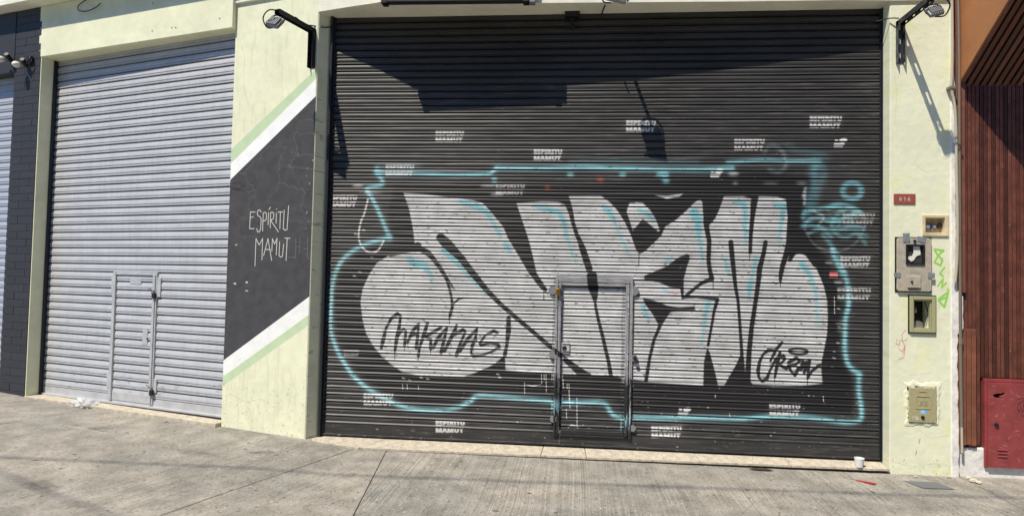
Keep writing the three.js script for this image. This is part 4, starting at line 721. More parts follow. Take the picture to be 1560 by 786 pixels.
/* ---------- brown metal clad building on the right ---------- */
const brown = thing('clad_building', 'building clad in narrow brown metal ribs with a flaring canopy', 'building', [6.3, -.06, .1]);
{
  const [c, q] = mk(256, 1024);
  pixels(q, 256, 1024, (x, y) => { const k = 1 + fbm(x * .03, y * .006, 4) * .25 + fbm(x * .2, y * .01 + 8, 3) * .14 + wn(x, y) * .04; return [106 * k, 63 * k, 50 * k]; });
  for (let i = 0; i < 120; i++) { q.fillStyle = `rgba(${rnd() < .4 ? '190,170,150' : '60,34,26'},${rr(.1, .5)})`; q.beginPath(); q.ellipse(rnd() * 256, rnd() * 1024, rr(.8, 2.5), rr(1, 12), 0, 0, 7); q.fill(); }
  const bt = tex(c, true, true);
  const mats = [0xffffff, 0xcfc6c0, 0xe9d8cc, 0xb9b2ae].map((k) => std({ map: bt, color: k, roughness: .45, metalness: .1 }));
  const tan = std({ map: tex(plasterCanvas([160, 107, 68], 512, 77, .8), true, true), roughness: .5 });
  const M_board = std({ map: tex(plasterCanvas([124, 76, 56], 256, 14, 2.2), true, true), roughness: .55 });
  const X0 = 5.305, ZB = .105, YS = 3.04;
  part(brown, 'wall', metreUV(MAIN.box(5.232, 8.2, -.12, 5.4, -.5, .09, 0), .5), std({ color: 0x34201a, roughness: .8 }));
  const cabL = MAIN.px(1503, 650, .12)[0], cabT = MAIN.px(1503, 578, .12)[1];
  for (let i = 0; i < 78; i++) { const x = X0 + i * .0305; const lowY = x + .03 > cabL - .02 && x < cabL + .72 ? cabT + .012 : .165 + .03 * noise(i * .9, 3); part(brown, 'rib', metreUV(MAIN.box(x, x + .0265, lowY, YS + .05, .085, .112 + rr(-.001, .001), .004)), mats[Math.floor(rnd() * 4)]); }
  // boards that cover the party joint, with the bare gap between them
  const front = (xa, ya, yb) => part(brown, 'cover_board', metreUV(MAIN.box(xa, xa + .034, ya, yb, .09, .142, .004)), M_board);
  for (const xa of [5.26, 5.297]) front(xa, 1.385, 5.3);
  for (const xa of [5.262, 5.299, 5.337, 5.374]) front(xa, .17 + rr(-.02, .03), 1.095);
  part(brown, 'base_course', metreUV(MAIN.box(5.26, 8.2, -.12, .16, .0, .118, .01), 1), M_rawWhite);
  // canopy: soffit climbs outwards, cheek faces the meter pilaster
  const r = .93, s = .137, out = 2.6;  // outer reach beyond view lengthened to cut bounce light under the soffit
  const P = (d, y) => new THREE.Vector3(5.276 + s * d, y, .11 + d);
  const a = P(0, YS), b = P(out, YS + r * out), cc = P(out, 5.8), d = P(0, 5.8);
  const cheek = new THREE.BufferGeometry().setFromPoints([a, b, d, b, cc, d]); cheek.computeVertexNormals();
  { // cheek with thickness
    const back = [a, b, cc, d].map((v) => v.clone().add(new THREE.Vector3(.02, .012, 0)));
    const f = [a, b, cc, d], tri = (...v) => v; const v = [];
    v.push(...tri(f[0], f[1], f[3]), ...tri(f[1], f[2], f[3]), ...tri(back[0], back[3], back[1]), ...tri(back[1], back[3], back[2]));
    for (let i = 0; i < 4; i++) { const j = (i + 1) % 4; v.push(f[i], back[i], f[j], f[j], back[i], back[j]); }
    const ge = new THREE.BufferGeometry().setFromPoints(v); ge.computeVertexNormals();
    part(brown, 'canopy_cheek', setUV(ge, (p) => [p.z * .5, p.y * .5]), tan, 'tan painted cheek of the canopy');
  }
  const len = Math.hypot(out, r * out);
  const dir = new THREE.Vector3(s, r, 1).normalize();
  const place = (ge, x0, off) => { const zx = dir, xx = new THREE.Vector3(1, 0, 0), yy = new THREE.Vector3().crossVectors(zx, xx).normalize(); const x2 = new THREE.Vector3().crossVectors(yy, zx).normalize(); ge.applyMatrix4(new THREE.Matrix4().makeBasis(x2, yy, zx).setPosition(x0, YS + .01, .112)); return ge; };
  const L2 = Math.hypot(s * out, r * out, out);
  const plate = new THREE.BoxGeometry(3.2, .03, L2); plate.translate(1.6, .045, L2 / 2); part(brown, 'soffit', metreUV(place(plate, 5.285)), std({ color: 0x34201a, roughness: .8 }));
  for (let i = 0; i < 40; i++) { const ge = new RoundedBoxGeometry(.036, .03, L2, 1, .005); ge.translate(.03 + i * .055, .022, L2 / 2); part(brown, 'soffit_rib', metreUV(place(ge, 5.285)), mats[i % 4]); }
}
/* ---------- red cabinet, conduits ---------- */
{
  const [c, q] = mk(512, 512);
  pixels(q, 512, 512, (x, y) => { const k = 1 + fbm(x * .008, y * .008 + 3, 4) * .13 + wn(x, y) * .03; return [146 * k, 66 * k, 66 * k]; });
  for (let i = 0; i < 130; i++) { let x = rnd() * 512, y = rnd() * 512; q.strokeStyle = `rgba(226,190,186,${rr(.2, .75)})`; q.lineWidth = rr(.6, 2.6); q.beginPath(); q.moveTo(x, y); const a = rr(-1.2, 1.2); for (let k = 0; k < 3; k++) { x += Math.cos(a) * rr(2, 16); y += Math.sin(a) * rr(2, 16) + rr(-3, 3); q.lineTo(x, y); } q.stroke(); }
  q.strokeStyle = 'rgba(40,20,26,.85)'; q.lineWidth = 4; // scrawl
  const scr = (pts) => { q.beginPath(); pts.forEach(([x, y], i) => (i ? q.lineTo(x, y) : q.moveTo(x, y))); q.stroke(); };
  scr([[176, 96], [210, 82], [232, 90], [212, 104], [184, 118], [176, 150], [186, 168], [198, 150], [192, 128]]); scr([[206, 170], [214, 120], [236, 118], [222, 136], [244, 146], [228, 164], [206, 166]]); scr([[252, 112], [268, 108], [258, 132], [276, 146], [262, 158]]); scr([[200, 196], [270, 176], [300, 172]]);
  const cab = thing('utility_cabinet', 'scratched dark red metal cabinet set low in the brown ribbed wall', 'cabinet', [5.8, .02, .12]);
  const M_red = std({ map: tex(c), roughness: .45, metalness: .1 });
  const [x0, yT] = MAIN.px(1506, 583, .14), [, yB] = MAIN.px(1506, 711, .14); const x1 = x0 + .62;
  const uvc = (ge) => setUV(ge, (p) => [clamp((p.x - x0) / (x1 - x0)), clamp((p.y - yB) / (yT - yB))]);
  const door = part(cab, 'door', uvc((() => {
    const sh = new THREE.Shape(); sh.moveTo(x0, yB); sh.lineTo(x1, yB); sh.lineTo(x1, yT); sh.lineTo(x0, yT); sh.closePath();
    const h = new THREE.Path(); const at = (px, py) => MAIN.px(px, py, .145); const pts = [[1512, 602], [1519, 599], [1526, 599], [1533, 597], [1531, 602], [1524, 604], [1528, 607], [1517, 606]].map(([a, b]) => at(a, b)); pts.forEach(([x, y], i) => (i ? h.lineTo(x, y) : h.moveTo(x, y))); h.closePath(); sh.holes.push(h);
    const ge = new THREE.ExtrudeGeometry(sh, { depth: .008, bevelEnabled: true, bevelSize: .003, bevelThickness: .003, bevelSegments: 2 }); ge.translate(0, 0, .139); return ge; })()), M_red);
  const fr = (a, b, c2, d) => part(cab, 'frame', uvc(MAIN.box(a, b, c2, d, .09, .137, .003)), M_red);
  fr(x0 - .02, x0 + .004, yB - .01, yT + .03); fr(x0 + .005, x1 + .02, yT + .004, yT + .03);
  part(cab, 'back', MAIN.box(x0 + .006, x1, yB + .004, yT, .085, .1, 0), M_black);
  const [hx, hy] = MAIN.px(1519, 647, .15); const k = new THREE.CylinderGeometry(.014, .016, .016, 18); k.rotateX(Math.PI / 2); k.translate(hx, hy, .155); part(cab, 'lock', k, M_dark);
  for (let i = 0; i < 3; i++) { const [vx, vy] = MAIN.px(1528, 686 + i * 5, .15); const w = .035; const ge = new THREE.CylinderGeometry(.009, .009, w * 2, 12, 1, false, 0, Math.PI); ge.rotateZ(Math.PI / 2); ge.translate(vx, vy, .149); part(cab, 'vent_louvre', uvc(ge), M_red); }
}
{
  const M_con = std({ color: 0x7d7264, roughness: .55, metalness: .25 }), M_con2 = std({ color: 0xb2aa97, roughness: .7 });
  const cp = (px, py, n) => { const [x, y] = MAIN.px(px, py, n); return [x, y, n]; };
  const a = thing('conduit_pipe', 'long brown grey conduit running down the joint beside the brown ribs', 'pipe', [5.3, .2, .17]);
  part(a, 'pipe', tube([cp(1459, -120, .165), cp(1460, -40, .165), cp(1462, 60, .165), cp(1463, 250, .165), cp(1464, 430, .165), cp(1465, 560, .165), cp(1466.5, 650, .165)], .0115, 60, 10), M_con);
  part(a, 'pipe_end', tube([cp(1466.5, 648, .165), cp(1467, 690, .165)], .0095, 8, 10), M_con2);
  for (const [px, py] of [[1463, 352], [1465, 520]]) { const [x, y] = MAIN.px(px, py, .165); const s = new THREE.CylinderGeometry(.0145, .0145, .05, 14); s.translate(x, y, .165); part(a, 'coupling', s, M_con); }
  const b = thing('conduit_pipe', 'short pale plastic conduit leaning against the white plaster edge', 'pipe', [5.26, 1.5, .17]);
  part(b, 'pipe', tube([cp(1450.5, -60, .185), cp(1452, 60, .185), cp(1451, 120, .185), cp(1450, 136, .185), cp(1454, 150, .185), cp(1457, 180, .185), cp(1458.5, 260, .185), cp(1460, 340, .185), cp(1459, 400, .185), cp(1456.5, 430, .185)], .0105, 60, 10), M_con2);
  { const [x, y] = MAIN.px(1451, 134, .185); part(b, 'clip', MAIN.box(x - .025, x + .03, y - .012, y + .012, .15, .2, .004), M_con); }
}

/* ---------- meter boxes and number plate on the right pilaster ---------- */
const rbox = (px0, py0, px1, py1, n0, n1, r = .003) => { const a = RP.px(px0, py0, Math.max(0, n1)), b = RP.px(px1, py1, Math.max(0, n1)); return RP.box(a[0], b[0], b[1], a[1], n0, n1, r); };
{
  const [c, q] = mk(256, 128);
  pixels(q, 256, 128, (x, y) => { const k = 1 + fbm(x * .02, y * .03, 4) * .14 + wn(x, y) * .03; return [146 * k, 76 * k, 62 * k]; });
  q.fillStyle = 'rgb(196,176,160)'; q.font = 'bold 66px sans-serif'; q.textBaseline = 'middle'; q.textAlign = 'center'; q.fillText('6', 78, 66); q.fillText('1', 128, 66); q.fillText('6', 178, 66);
  const a = RP.px(1363, 295, .008), b = RP.px(1396, 311, .008);
  const pl = thing('number_plate', 'small terracotta house number plate reading 616', 'plate', [(a[0] + b[0]) / 2, b[1], RPZ]);
  part(pl, 'plate', setUV(RP.box(a[0], b[0], b[1], a[1], -.002, .008, .003), (p) => [clamp((p.x - a[0]) / (b[0] - a[0])), clamp((p.y - b[1]) / (a[1] - b[1]))]), std({ map: tex(c), roughness: .7 }));
}
{ // open fuse niche
  const t = thing('fuse_box', 'shallow open wooden box with old fuse holders beside the number plate', 'fuse box', [(HOLE1[0] + HOLE1[1]) / 2, HOLE1[2], RPZ]);
  const M_wood = std({ map: tex(plasterCanvas([206, 190, 156], 256, 91, 2.2), true, true), roughness: .8 });
  const [a, b, c, d] = HOLE1;
  const P = (n, ge) => part(t, n, metreUV(ge, 1), M_wood);
  P('frame_member', RP.box(a - .016, a + .006, c - .016, d + .018, -.07, .012, .003)); P('frame_member', RP.box(b - .006, b + .022, c - .016, d + .018, -.07, .012, .003)); P('frame_member', RP.box(a + .0065, b - .0065, d - .004, d + .018, -.07, .013, .003)); P('frame_member', RP.box(a + .0065, b - .0065, c - .016, c + .012, -.07, .012, .003));
  P('back', RP.box(a + .002, b - .002, c + .002, d - .002, -.075, -.06, 0));
  const cx = (a + b) / 2, cy = (c + d) / 2 - .005;
  for (const [dx, w] of [[-.04, .05], [.012, .036]]) { part(t, 'fuse_holder', [RP.box(cx + dx - w / 2, cx + dx + w / 2, cy - .028, cy + .028, -.06, -.03, .004), RP.box(cx + dx - w * .3, cx + dx + w * .3, cy - .012, cy + .014, -.03, -.018, .003)], std({ color: 0x8d9296, roughness: .5 })); }
  const kn = new THREE.CylinderGeometry(.02, .022, .03, 18); kn.rotateX(Math.PI / 2); kn.translate(cx + .068, cy + .005, RPZ - .045); part(t, 'fuse_cap', kn, std({ color: 0x6a5f50, roughness: .5 }));
  part(t, 'wire', [tube([[cx - .07, cy + .03, RPZ - .04], [cx - .09, cy + .01, RPZ - .03], [cx - .068, cy - .03, RPZ - .04]], .003, 14, 6), tube([[cx + .03, cy, RPZ - .03], [cx + .05, cy + .03, RPZ - .02], [cx + .066, cy + .012, RPZ - .03]], .003, 14, 6)], M_black);
}
{ // electricity meter panel
  const a = RP.px(1368, 363, .016), b = RP.px(1419, 444, .016);
  const t = thing('electricity_meter', 'grey beige electricity meter panel with a small window, held by tape', 'meter', [(a[0] + b[0]) / 2, b[1], RPZ]);
  const [c, q] = mk(256, 384);
  pixels(q, 256, 384, (x, y) => { const k = 1 + fbm(x * .015, y * .015, 4) * .1 + fbm(x * .1, y * .02 + 3, 3) * .05 + wn(x, y) * .02; return [172 * k, 164 * k, 148 * k]; });
  for (let i = 0; i < 50; i++) { q.fillStyle = `rgba(${rr(90, 130)},${rr(84, 120)},${rr(70, 100)},${rr(.1, .4)})`; q.fillRect(rnd() * 256, rnd() * 384, rr(1, 4), rr(2, 22)); }
  q.fillStyle = 'rgba(120,112,98,.8)'; for (let i = 0; i < 4; i++) for (let j = 0; j < 6; j++) if (rnd() < .8) q.fillRect(98 + j * 12, 240 + i * 7, rr(5, 11), 3);
  const sh = (ge) => setUV(ge, (p) => [clamp((p.x - a[0]) / (b[0] - a[0])), clamp((p.y - b[1]) / (a[1] - b[1]))]);
  const M_pan = std({ map: tex(c), roughness: .65 });
  part(t, 'gasket', RP.box(a[0] - .012, b[0] + .012, b[1] - .012, a[1] + .012, -.003, .006, .02), M_black);
  const w0 = RP.px(1381, 373, .016), w1 = RP.px(1408, 403, .016);
  { const s = new THREE.Shape(), r = .018; const [x0, x1, y0, y1] = [a[0], b[0], b[1], a[1]]; s.moveTo(x0 + r, y0); s.lineTo(x1 - r, y0); s.quadraticCurveTo(x1, y0, x1, y0 + r); s.lineTo(x1, y1 - r); s.quadraticCurveTo(x1, y1, x1 - r, y1); s.lineTo(x0 + r, y1); s.quadraticCurveTo(x0, y1, x0, y1 - r); s.lineTo(x0, y0 + r); s.quadraticCurveTo(x0, y0, x0 + r, y0);
    const h = new THREE.Path(); h.moveTo(w0[0], w1[1]); h.lineTo(w0[0], w0[1]); h.lineTo(w1[0], w0[1]); h.lineTo(w1[0], w1[1]); h.closePath(); s.holes.push(h);
    const ge = new THREE.ExtrudeGeometry(s, { depth: .012, bevelEnabled: true, bevelSize: .003, bevelThickness: .004, bevelSegments: 2 }); ge.translate(0, 0, RPZ + .008); part(t, 'cover', sh(ge), M_pan); }
  const win = subgroup(t, 'window', new THREE.Vector3((w0[0] + w1[0]) / 2, w1[1], RPZ));
  part(win, 'frame', [RP.box(w0[0] - .004, w0[0] + .008, w1[1] - .004, w0[1] + .004, .004, .034, .002), RP.box(w1[0] - .008, w1[0] + .004, w1[1] - .004, w0[1] + .004, .004, .034, .002), RP.box(w0[0] + .0085, w1[0] - .0085, w0[1] - .008, w0[1] + .004, .004, .034, .002), RP.box(w0[0] + .0085, w1[0] - .0085, w1[1] - .004, w1[1] + .008, .004, .034, .002)], M_dark);
  part(win, 'back', RP.box(w0[0], w1[0], w1[1], w0[1], .0062, .009, 0), std({ color: 0x35332f, roughness: .8 }));
  { const ww = w1[0] - w0[0], hh = w0[1] - w1[1]; const s = new THREE.Shape(); [[.42, .93], [.8, .93], [.84, .5], [.6, .42], [.45, .2], [.3, .14], [.1, .3], [.16, .4], [.36, .44], [.44, .6]].forEach(([u, v], i) => { const x = w0[0] + u * ww, y = w1[1] + v * hh; i ? s.lineTo(x, y) : s.moveTo(x, y); }); s.closePath(); const ge = new THREE.ExtrudeGeometry(s, { depth: .002, bevelEnabled: false }); ge.translate(0, 0, RPZ + .014); part(win, 'paper_slip', ge, std({ color: 0xdedcd4, roughness: .9 })); }
  { const d0 = RP.px(1383.5, 420, .03), d1 = RP.px(1404, 439, .03); part(t, 'hatch', sh(RP.box(d0[0], d1[0], d1[1], d0[1], .016, .036, .005)), M_pan); part(t, 'hatch_trim', [RP.box(d0[0] + .01, d1[0] - .01, d1[1] - .008, d1[1] - .001, .018, .032, .002)], M_dark); const k = new THREE.CylinderGeometry(.008, .009, .01, 14); k.rotateX(Math.PI / 2); k.translate(d0[0] + .03, (d0[1] + d1[1]) / 2, RPZ + .04); part(t, 'knob', k, M_dark); }
  { const [x, y] = RP.px(1394, 367.5, .02); const s = new THREE.CylinderGeometry(.011, .011, .012, 16); s.rotateX(Math.PI / 2); s.translate(x, y, RPZ + .026); part(t, 'screw', s, M_dark); }
  const M_tape = std({ color: 0x8e9499, roughness: .35, metalness: .25 });
  for (const [px, py, w, h, rz] of [[1382, 362, .052, .07, .05], [1405, 365, .062, .045, -.12], [1368, 419, .052, .036, .06], [1420, 420, .052, .045, -.05]]) { const [x, y] = RP.px(px, py, .026); const ge = new THREE.BoxGeometry(w, h, .002, 4, 4, 1); const p = ge.attributes.position; for (let i = 0; i < p.count; i++) p.setZ(i, p.getZ(i) + .003 * noise(p.getX(i) * 40 + px, p.getY(i) * 40)); ge.rotateZ(rz); ge.translate(x, y, RPZ + .027); ge.computeVertexNormals(); part(t, 'tape_strip', ge, M_tape); }
}
{ // lower open meter frame
  const [a, b, c, d] = HOLE2; const t = thing('meter_frame', 'olive painted frame around a dark broken meter opening below the electricity panel', 'meter frame', [(a + b) / 2, c, RPZ]);
  const M_olive = std({ color: 0xa3a27a, roughness: .55 });
  part(t, 'gasket', (() => { const s = new THREE.Shape(); const e = .034; s.moveTo(a - e, c - e); s.lineTo(b + e, c - e); s.lineTo(b + e, d + e); s.lineTo(a - e, d + e); s.closePath(); const h = new THREE.Path(); h.moveTo(a, c); h.lineTo(a, d); h.lineTo(b, d); h.lineTo(b, c); h.closePath(); s.holes.push(h); const ge = new THREE.ExtrudeGeometry(s, { depth: .008, bevelEnabled: false }); ge.translate(0, 0, RPZ - .001); return ge; })(), M_black);
  for (const [x0, x1, y0, y1] of [[a - .026, a + .002, c - .026, d + .026], [b - .002, b + .026, c - .026, d + .026], [a + .0025, b - .0025, d - .002, d + .026], [a + .0025, b - .0025, c - .026, c + .002]]) part(t, 'frame_member', RP.box(x0, x1, y0, y1, .0, .02, .004), M_olive);
  for (const [x0, x1, y0, y1] of [[a + .003, a + .012, c + .003, d - .003], [b - .012, b - .003, c + .003, d - .003], [a + .0125, b - .0125, d - .012, d - .003], [a + .0125, b - .0125, c + .003, c + .012]]) part(t, 'inner_frame', RP.box(x0, x1, y0, y1, -.02, .006, .002), M_olive);
  part(t, 'back', RP.box(a + .001, b - .001, c + .001, d - .001, -.14, -.12, 0), M_black);
  const cx = (a + b) / 2, cy = (c + d) / 2; part(t, 'label', RP.box(cx - .008, cx + .008, cy + .01, cy + .05, -.1, -.098, 0), std({ color: 0xd8d8d0, roughness: .8 }));
  const dial = new THREE.CylinderGeometry(.034, .034, .02, 24); dial.rotateX(Math.PI / 2); dial.translate(cx, c + .03, RPZ - .06); part(t, 'meter_dial', dial, std({ color: 0x6f706c, roughness: .5 }));
  part(t, 'wire', [tube([[cx - .06, d - .01, RPZ - .06], [cx - .03, cy + .06, RPZ - .03], [cx - .05, cy - .02, RPZ - .05], [cx - .01, c + .05, RPZ - .06]], .004, 20, 6), tube([[cx + .05, d - .01, RPZ - .06], [cx + .06, cy, RPZ - .03], [cx + .03, c + .06, RPZ - .05]], .004, 20, 6)], std({ color: 0x26272a, roughness: .5 }));
}
{ // gas meter door
  const a = RP.px(1386, 590, .014), b = RP.px(1428.5, 645, .014);
  const t = thing('gas_meter_box', 'khaki gas meter door set in rough plaster near the ground', 'meter box', [(a[0] + b[0]) / 2, b[1], RPZ]);
  const [c, q] = mk(256, 320); const KH = [166, 160, 122];
  pixels(q, 256, 320, (x, y) => { const k = 1 + fbm(x * .02, y * .02 + 2, 4) * .07 + wn(x, y) * .02; return [KH[0] * k, KH[1] * k, KH[2] * k]; });
  q.fillStyle = 'rgb(120,178,214)'; q.fillRect(104, 202, 62, 34); q.fillStyle = 'rgba(240,245,248,.8)'; for (let i = 0; i < 5; i++) q.fillRect(110, 206 + i * 6, rr(24, 50), 2.4);
  q.fillStyle = 'rgba(228,226,212,.85)'; for (let i = 0; i < 9; i++) { q.beginPath(); q.ellipse(rr(20, 92), rr(266, 290), rr(3, 10), rr(2, 6), 0, 0, 7); q.fill(); }
  const M_k = std({ map: tex(c), roughness: .6 }); const sh = (ge) => setUV(ge, (p) => [clamp((p.x - a[0]) / (b[0] - a[0])), clamp((p.y - b[1]) / (a[1] - b[1]))]);
  part(t, 'surround', RP.box(a[0] - .01, b[0] + .006, b[1] - .006, a[1] + .012, -.004, .004, .004), M_black);
  part(t, 'door', sh(RP.box(a[0], b[0], b[1], a[1], -.002, .014, .005)), M_k);
  const X = (u) => lerp(a[0], b[0], u), Y = (v) => lerp(b[1], a[1], v);
  for (const [u0, u1, v0, v1] of [[.24, .27, .39, .77], [.75, .78, .39, .77], [.275, .745, .745, .77], [.275, .745, .39, .415]]) part(t, 'raised_rim', sh(RP.box(X(u0), X(u1), Y(v0), Y(v1), .012, .018, .0015)), M_k);
  for (let i = 0; i < 6; i++) part(t, 'emblem_bar', sh(RP.box(X(.38 + (i % 2) * .15), X(.5 + (i % 2) * .15), Y(.5 + (i >> 1) * .055), Y(.53 + (i >> 1) * .055), .012, .017, .001)), M_k);
  part(t, 'lip', sh(RP.box(X(.36), X(.64), Y(.885), Y(.9), .012, .018, .001)), M_k);
  const k = new THREE.CylinderGeometry(.013, .014, .01, 18); k.rotateX(Math.PI / 2); k.translate(X(.49), Y(.155), RPZ + .017); part(t, 'lock', k, M_dark);
  // hand-trowelled plaster rim: a relief sheet that dies into the wall
  const N = 120, R = 8, pos = [], idx = [];
  const edge = (q) => { const s4 = q * 4, u = s4 < 1 ? s4 : s4 < 2 ? 1 : s4 < 3 ? 3 - s4 : 0, v = s4 < 1 ? 1 : s4 < 2 ? 2 - s4 : s4 < 3 ? 0 : s4 - 3; return [u, v]; };
  for (let i = 0; i <= N; i++) { const [u, v] = edge((i % N) / N), dx = (u - .5) * 2, dy = (v - .5) * 2, m = Math.max(Math.abs(dx), Math.abs(dy)), ox = Math.abs(dx) >= m - .02 ? Math.sign(dx) : dx * .25, oy = Math.abs(dy) >= m - .02 ? Math.sign(dy) : dy * .25; const ang = i % N * .12; const wd = .03 + .018 * noise(ang, 3) + .004 * noise(ang * 3, 8) + (v > .98 ? .02 : 0);
    for (let k = 0; k <= R; k++) { const t = k / R, x = X(u) + ox * wd * t, y = Y(v) + oy * wd * t; const h = Math.sin(Math.PI * Math.min(1, .25 + t * .75)) * (.005 + .003 * noise(x * 22, y * 22) + .0015 * noise(x * 60, y * 60)); pos.push(x, y, RPZ + (k === R ? -.004 : Math.max(-.001, h))); } }
  for (let i = 0; i < N; i++) for (let k = 0; k < R; k++) { const p = i * (R + 1) + k, q2 = p + R + 1; idx.push(p, p + 1, q2, q2, p + 1, q2 + 1); }
  const rim = new THREE.BufferGeometry(); rim.setAttribute('position', new THREE.Float32BufferAttribute(pos, 3)); rim.setIndex(idx); rim.computeVertexNormals();
  part(t, 'plaster_rim', rpUV(rim), M_meterWall);
}

/* ---------- floodlights on slotted arms ---------- */
function channel(len, w, dp, th, slots) {                  // U channel along +y, web at z=0 facing -z, flanges towards +z
  const s = new THREE.Shape(); s.moveTo(-w / 2, 0); s.lineTo(w / 2, 0); s.lineTo(w / 2, len); s.lineTo(-w / 2, len); s.closePath();
  for (let i = 0; i < slots; i++) { const y0 = len * (i + .4) / slots, h = new THREE.Path(); h.moveTo(-.009, y0); h.lineTo(-.009, y0 + len * .42 / slots); h.lineTo(.009, y0 + len * .42 / slots); h.lineTo(.009, y0); h.closePath(); s.holes.push(h); }
  const web = new THREE.ExtrudeGeometry(s, { depth: th, bevelEnabled: false });
  const fl = (x) => { const q = new THREE.Shape(); q.moveTo(0, 0); q.lineTo(dp, 0); q.lineTo(dp, len); q.lineTo(0, len); q.closePath(); for (let i = 0; i < slots; i++) { const y0 = len * (i + .35) / slots, h = new THREE.Path(); h.moveTo(dp * .35, y0); h.lineTo(dp * .35, y0 + len * .3 / slots); h.lineTo(dp * .65, y0 + len * .3 / slots); h.lineTo(dp * .65, y0); h.closePath(); q.holes.push(h); } const e = new THREE.ExtrudeGeometry(q, { depth: th, bevelEnabled: false }); e.rotateY(-Math.PI / 2); e.translate(x, 0, 0); return e; };
  return [web, fl(-w / 2 + th), fl(w / 2)];
}
function floodlight(frame, u, vTop, barLen, armLen, label, side, slots, opt = {}) {
  const base = frame.w(u, vTop - barLen, 0);
  const t = thing('floodlight', label, 'floodlight', base.toArray(), 'floodlights on wall arms above the shutters');
  const mat = opt.mat ?? M_dark;
  const put = (gs, m) => gs.map((x) => frame.put(x.applyMatrix4(m)));
  const w = opt.w ?? .055, dp = opt.w ? .02 : .04, th = .003;
  // upright against the wall, open side out
  part(t, 'upright', put(channel(barLen, w, dp, th, slots), new THREE.Matrix4().makeTranslation(u, vTop - barLen, .002)), mat);
  // arm straight out of the wall: channel length becomes +n
  const rot = new THREE.Matrix4().makeRotationX(Math.PI / 2);
  const drop = opt.drop ?? 0;
  part(t, 'arm', put(channel(armLen, w, dp, th, slots ? slots + 1 : 0), new THREE.Matrix4().makeTranslation(u, vTop + .001, .002).multiply(new THREE.Matrix4().makeRotationX(drop)).multiply(rot)), mat);
  // lamp head hanging off the end
  const tip = [u, vTop - armLen * Math.sin(drop) - .04, armLen * Math.cos(drop)];
  const head = subgroup(t, 'lamp_head', frame.w(...tip));
  const hm = new THREE.Matrix4().makeTranslation(tip[0] + (opt.lat ?? 0), tip[1] - .06, tip[2] - .03).multiply(new THREE.Matrix4().makeRotationZ(side * .25)).multiply(new THREE.Matrix4().makeRotationX(opt.tilt ?? -.75)).multiply(new THREE.Matrix4().makeScale(opt.big ?? 1, opt.big ?? 1, 1));
  const body = new RoundedBoxGeometry(.13, .1, .03, 3, .008); const fins = []; for (let i = 0; i < 7; i++) { const f = new THREE.BoxGeometry(.006, .09, .016); f.translate(-.048 + i * .016, 0, .025); fins.push(f); }
  part(head, 'housing', put([body, ...fins], hm), M_grey);
  const glass = new THREE.BoxGeometry(.105, .075, .004); glass.translate(0, 0, -.018); part(head, 'glass', put([glass], hm), std({ color: 0xb9bdb6, roughness: .15 }));
  const br = [tube([[-.072, 0, 0], [-.072, .05, .01], [-.04, .072, .02], [.04, .072, .02], [.072, .05, .01], [.072, 0, 0]], .006, 30, 6)]; part(head, 'bracket', put(br, hm), M_dark);
  const [ux, vx, nx] = tip; const cabp = [[ux, vx + .04, nx - .06], [ux + side * .06, vx + .03, nx + .03], [ux + side * .12, vx - .03, nx + .03], [ux + side * .1, vx - .1, nx + .0], [ux + side * .04, vx - .1, nx - .02]];
  part(head, 'lamp_cable', frame.put(tube(cabp, .0055, 36, 8)), M_cable);
  return t;
}
{
  const [ul, vl] = PIL.px(477.5, 45);
  floodlight(PIL, ul, vl, .35, .46, 'black floodlight arm fixed on the banded pilaster', -1, 0, { tilt: -.6, lat: -.05 });
  floodlight(RP, 4.82, 3.575, .345, .47, 'slotted grey floodlight arm fixed above the house number plate', 1, 3, { mat: std({ color: 0x4c4e55, roughness: .4, metalness: .55 }), tilt: -.6, lat: .045, big: .8 });
  const LF = new Frame(2.50, .287, -.04);
  floodlight(LF, 0, 3.755, -.12, .26, 'small floodlight on a short arm over the middle of the graffiti shutter', -1, 0, { tilt: -.9, w: .024, big: 1.3 });
  // feed cables across the wall
  const P1 = PIL.w(ul - .0, vl - .0, .03);
  const j = PIL.px(446, 37, .2);
  single('wall_cable', 'black cable sagging from the banded pilaster floodlight into the shutter corner', 'cable', tube([PIL.w(ul - .02, vl + .03, .22), PIL.w(ul + .0, vl + .0, .12), PIL.w(-.06, 3.62, .03), new THREE.Vector3(-.03, 3.625, .1), new THREE.Vector3(.02, 3.66, .03)], .006, 40, 8), M_cable);
  single('wall_cable', 'thin cable from the slotted floodlight arm to the graffiti shutter head', 'cable', tube([[4.80, 3.59, .19], [4.74, 3.6, .17], [4.68, 3.6, .12], [4.6, 3.61, .05]], .005, 30, 8), M_cable);
  single('stay_rod', 'thin dark rod bracing the middle floodlight to the shutter head', 'rod', tube([MAIN.px(922, 8, .32).concat(.32), MAIN.px(916, 23, .06).concat(.06)], .007, 6, 8), M_dark);
}
{ // sign box fixed to the lintel, only its lower edge shows
  const F = new Frame(.52, .328, -.02);
  const [u0] = F.px(580, 4, .08), [u1] = F.px(806, 4, .08), v0 = 3.70;
  const t = thing('sign_box', 'black framed sign box fixed low on the lintel above the graffiti shutter', 'sign', F.w((u0 + u1) / 2, v0, .05).toArray());
  const M_sg = std({ color: 0x2c2e30, roughness: .5 });
  part(t, 'panel', F.box(u0 + .03, u1 - .03, v0 + .012, v0 + .62, .01, .083, .004), M_sg);
  for (const [x0, x1] of [[u0, u0 + .05], [u1 - .05, u1]]) part(t, 'side_frame', F.box(x0, x1, v0 + .001, v0 + .63, .0, .085, .004), M_black);
  part(t, 'end_cap', F.box(u1 + .001, u1 + .05, v0 + .0, v0 + .6, .0, .075, .004), M_grey);
}
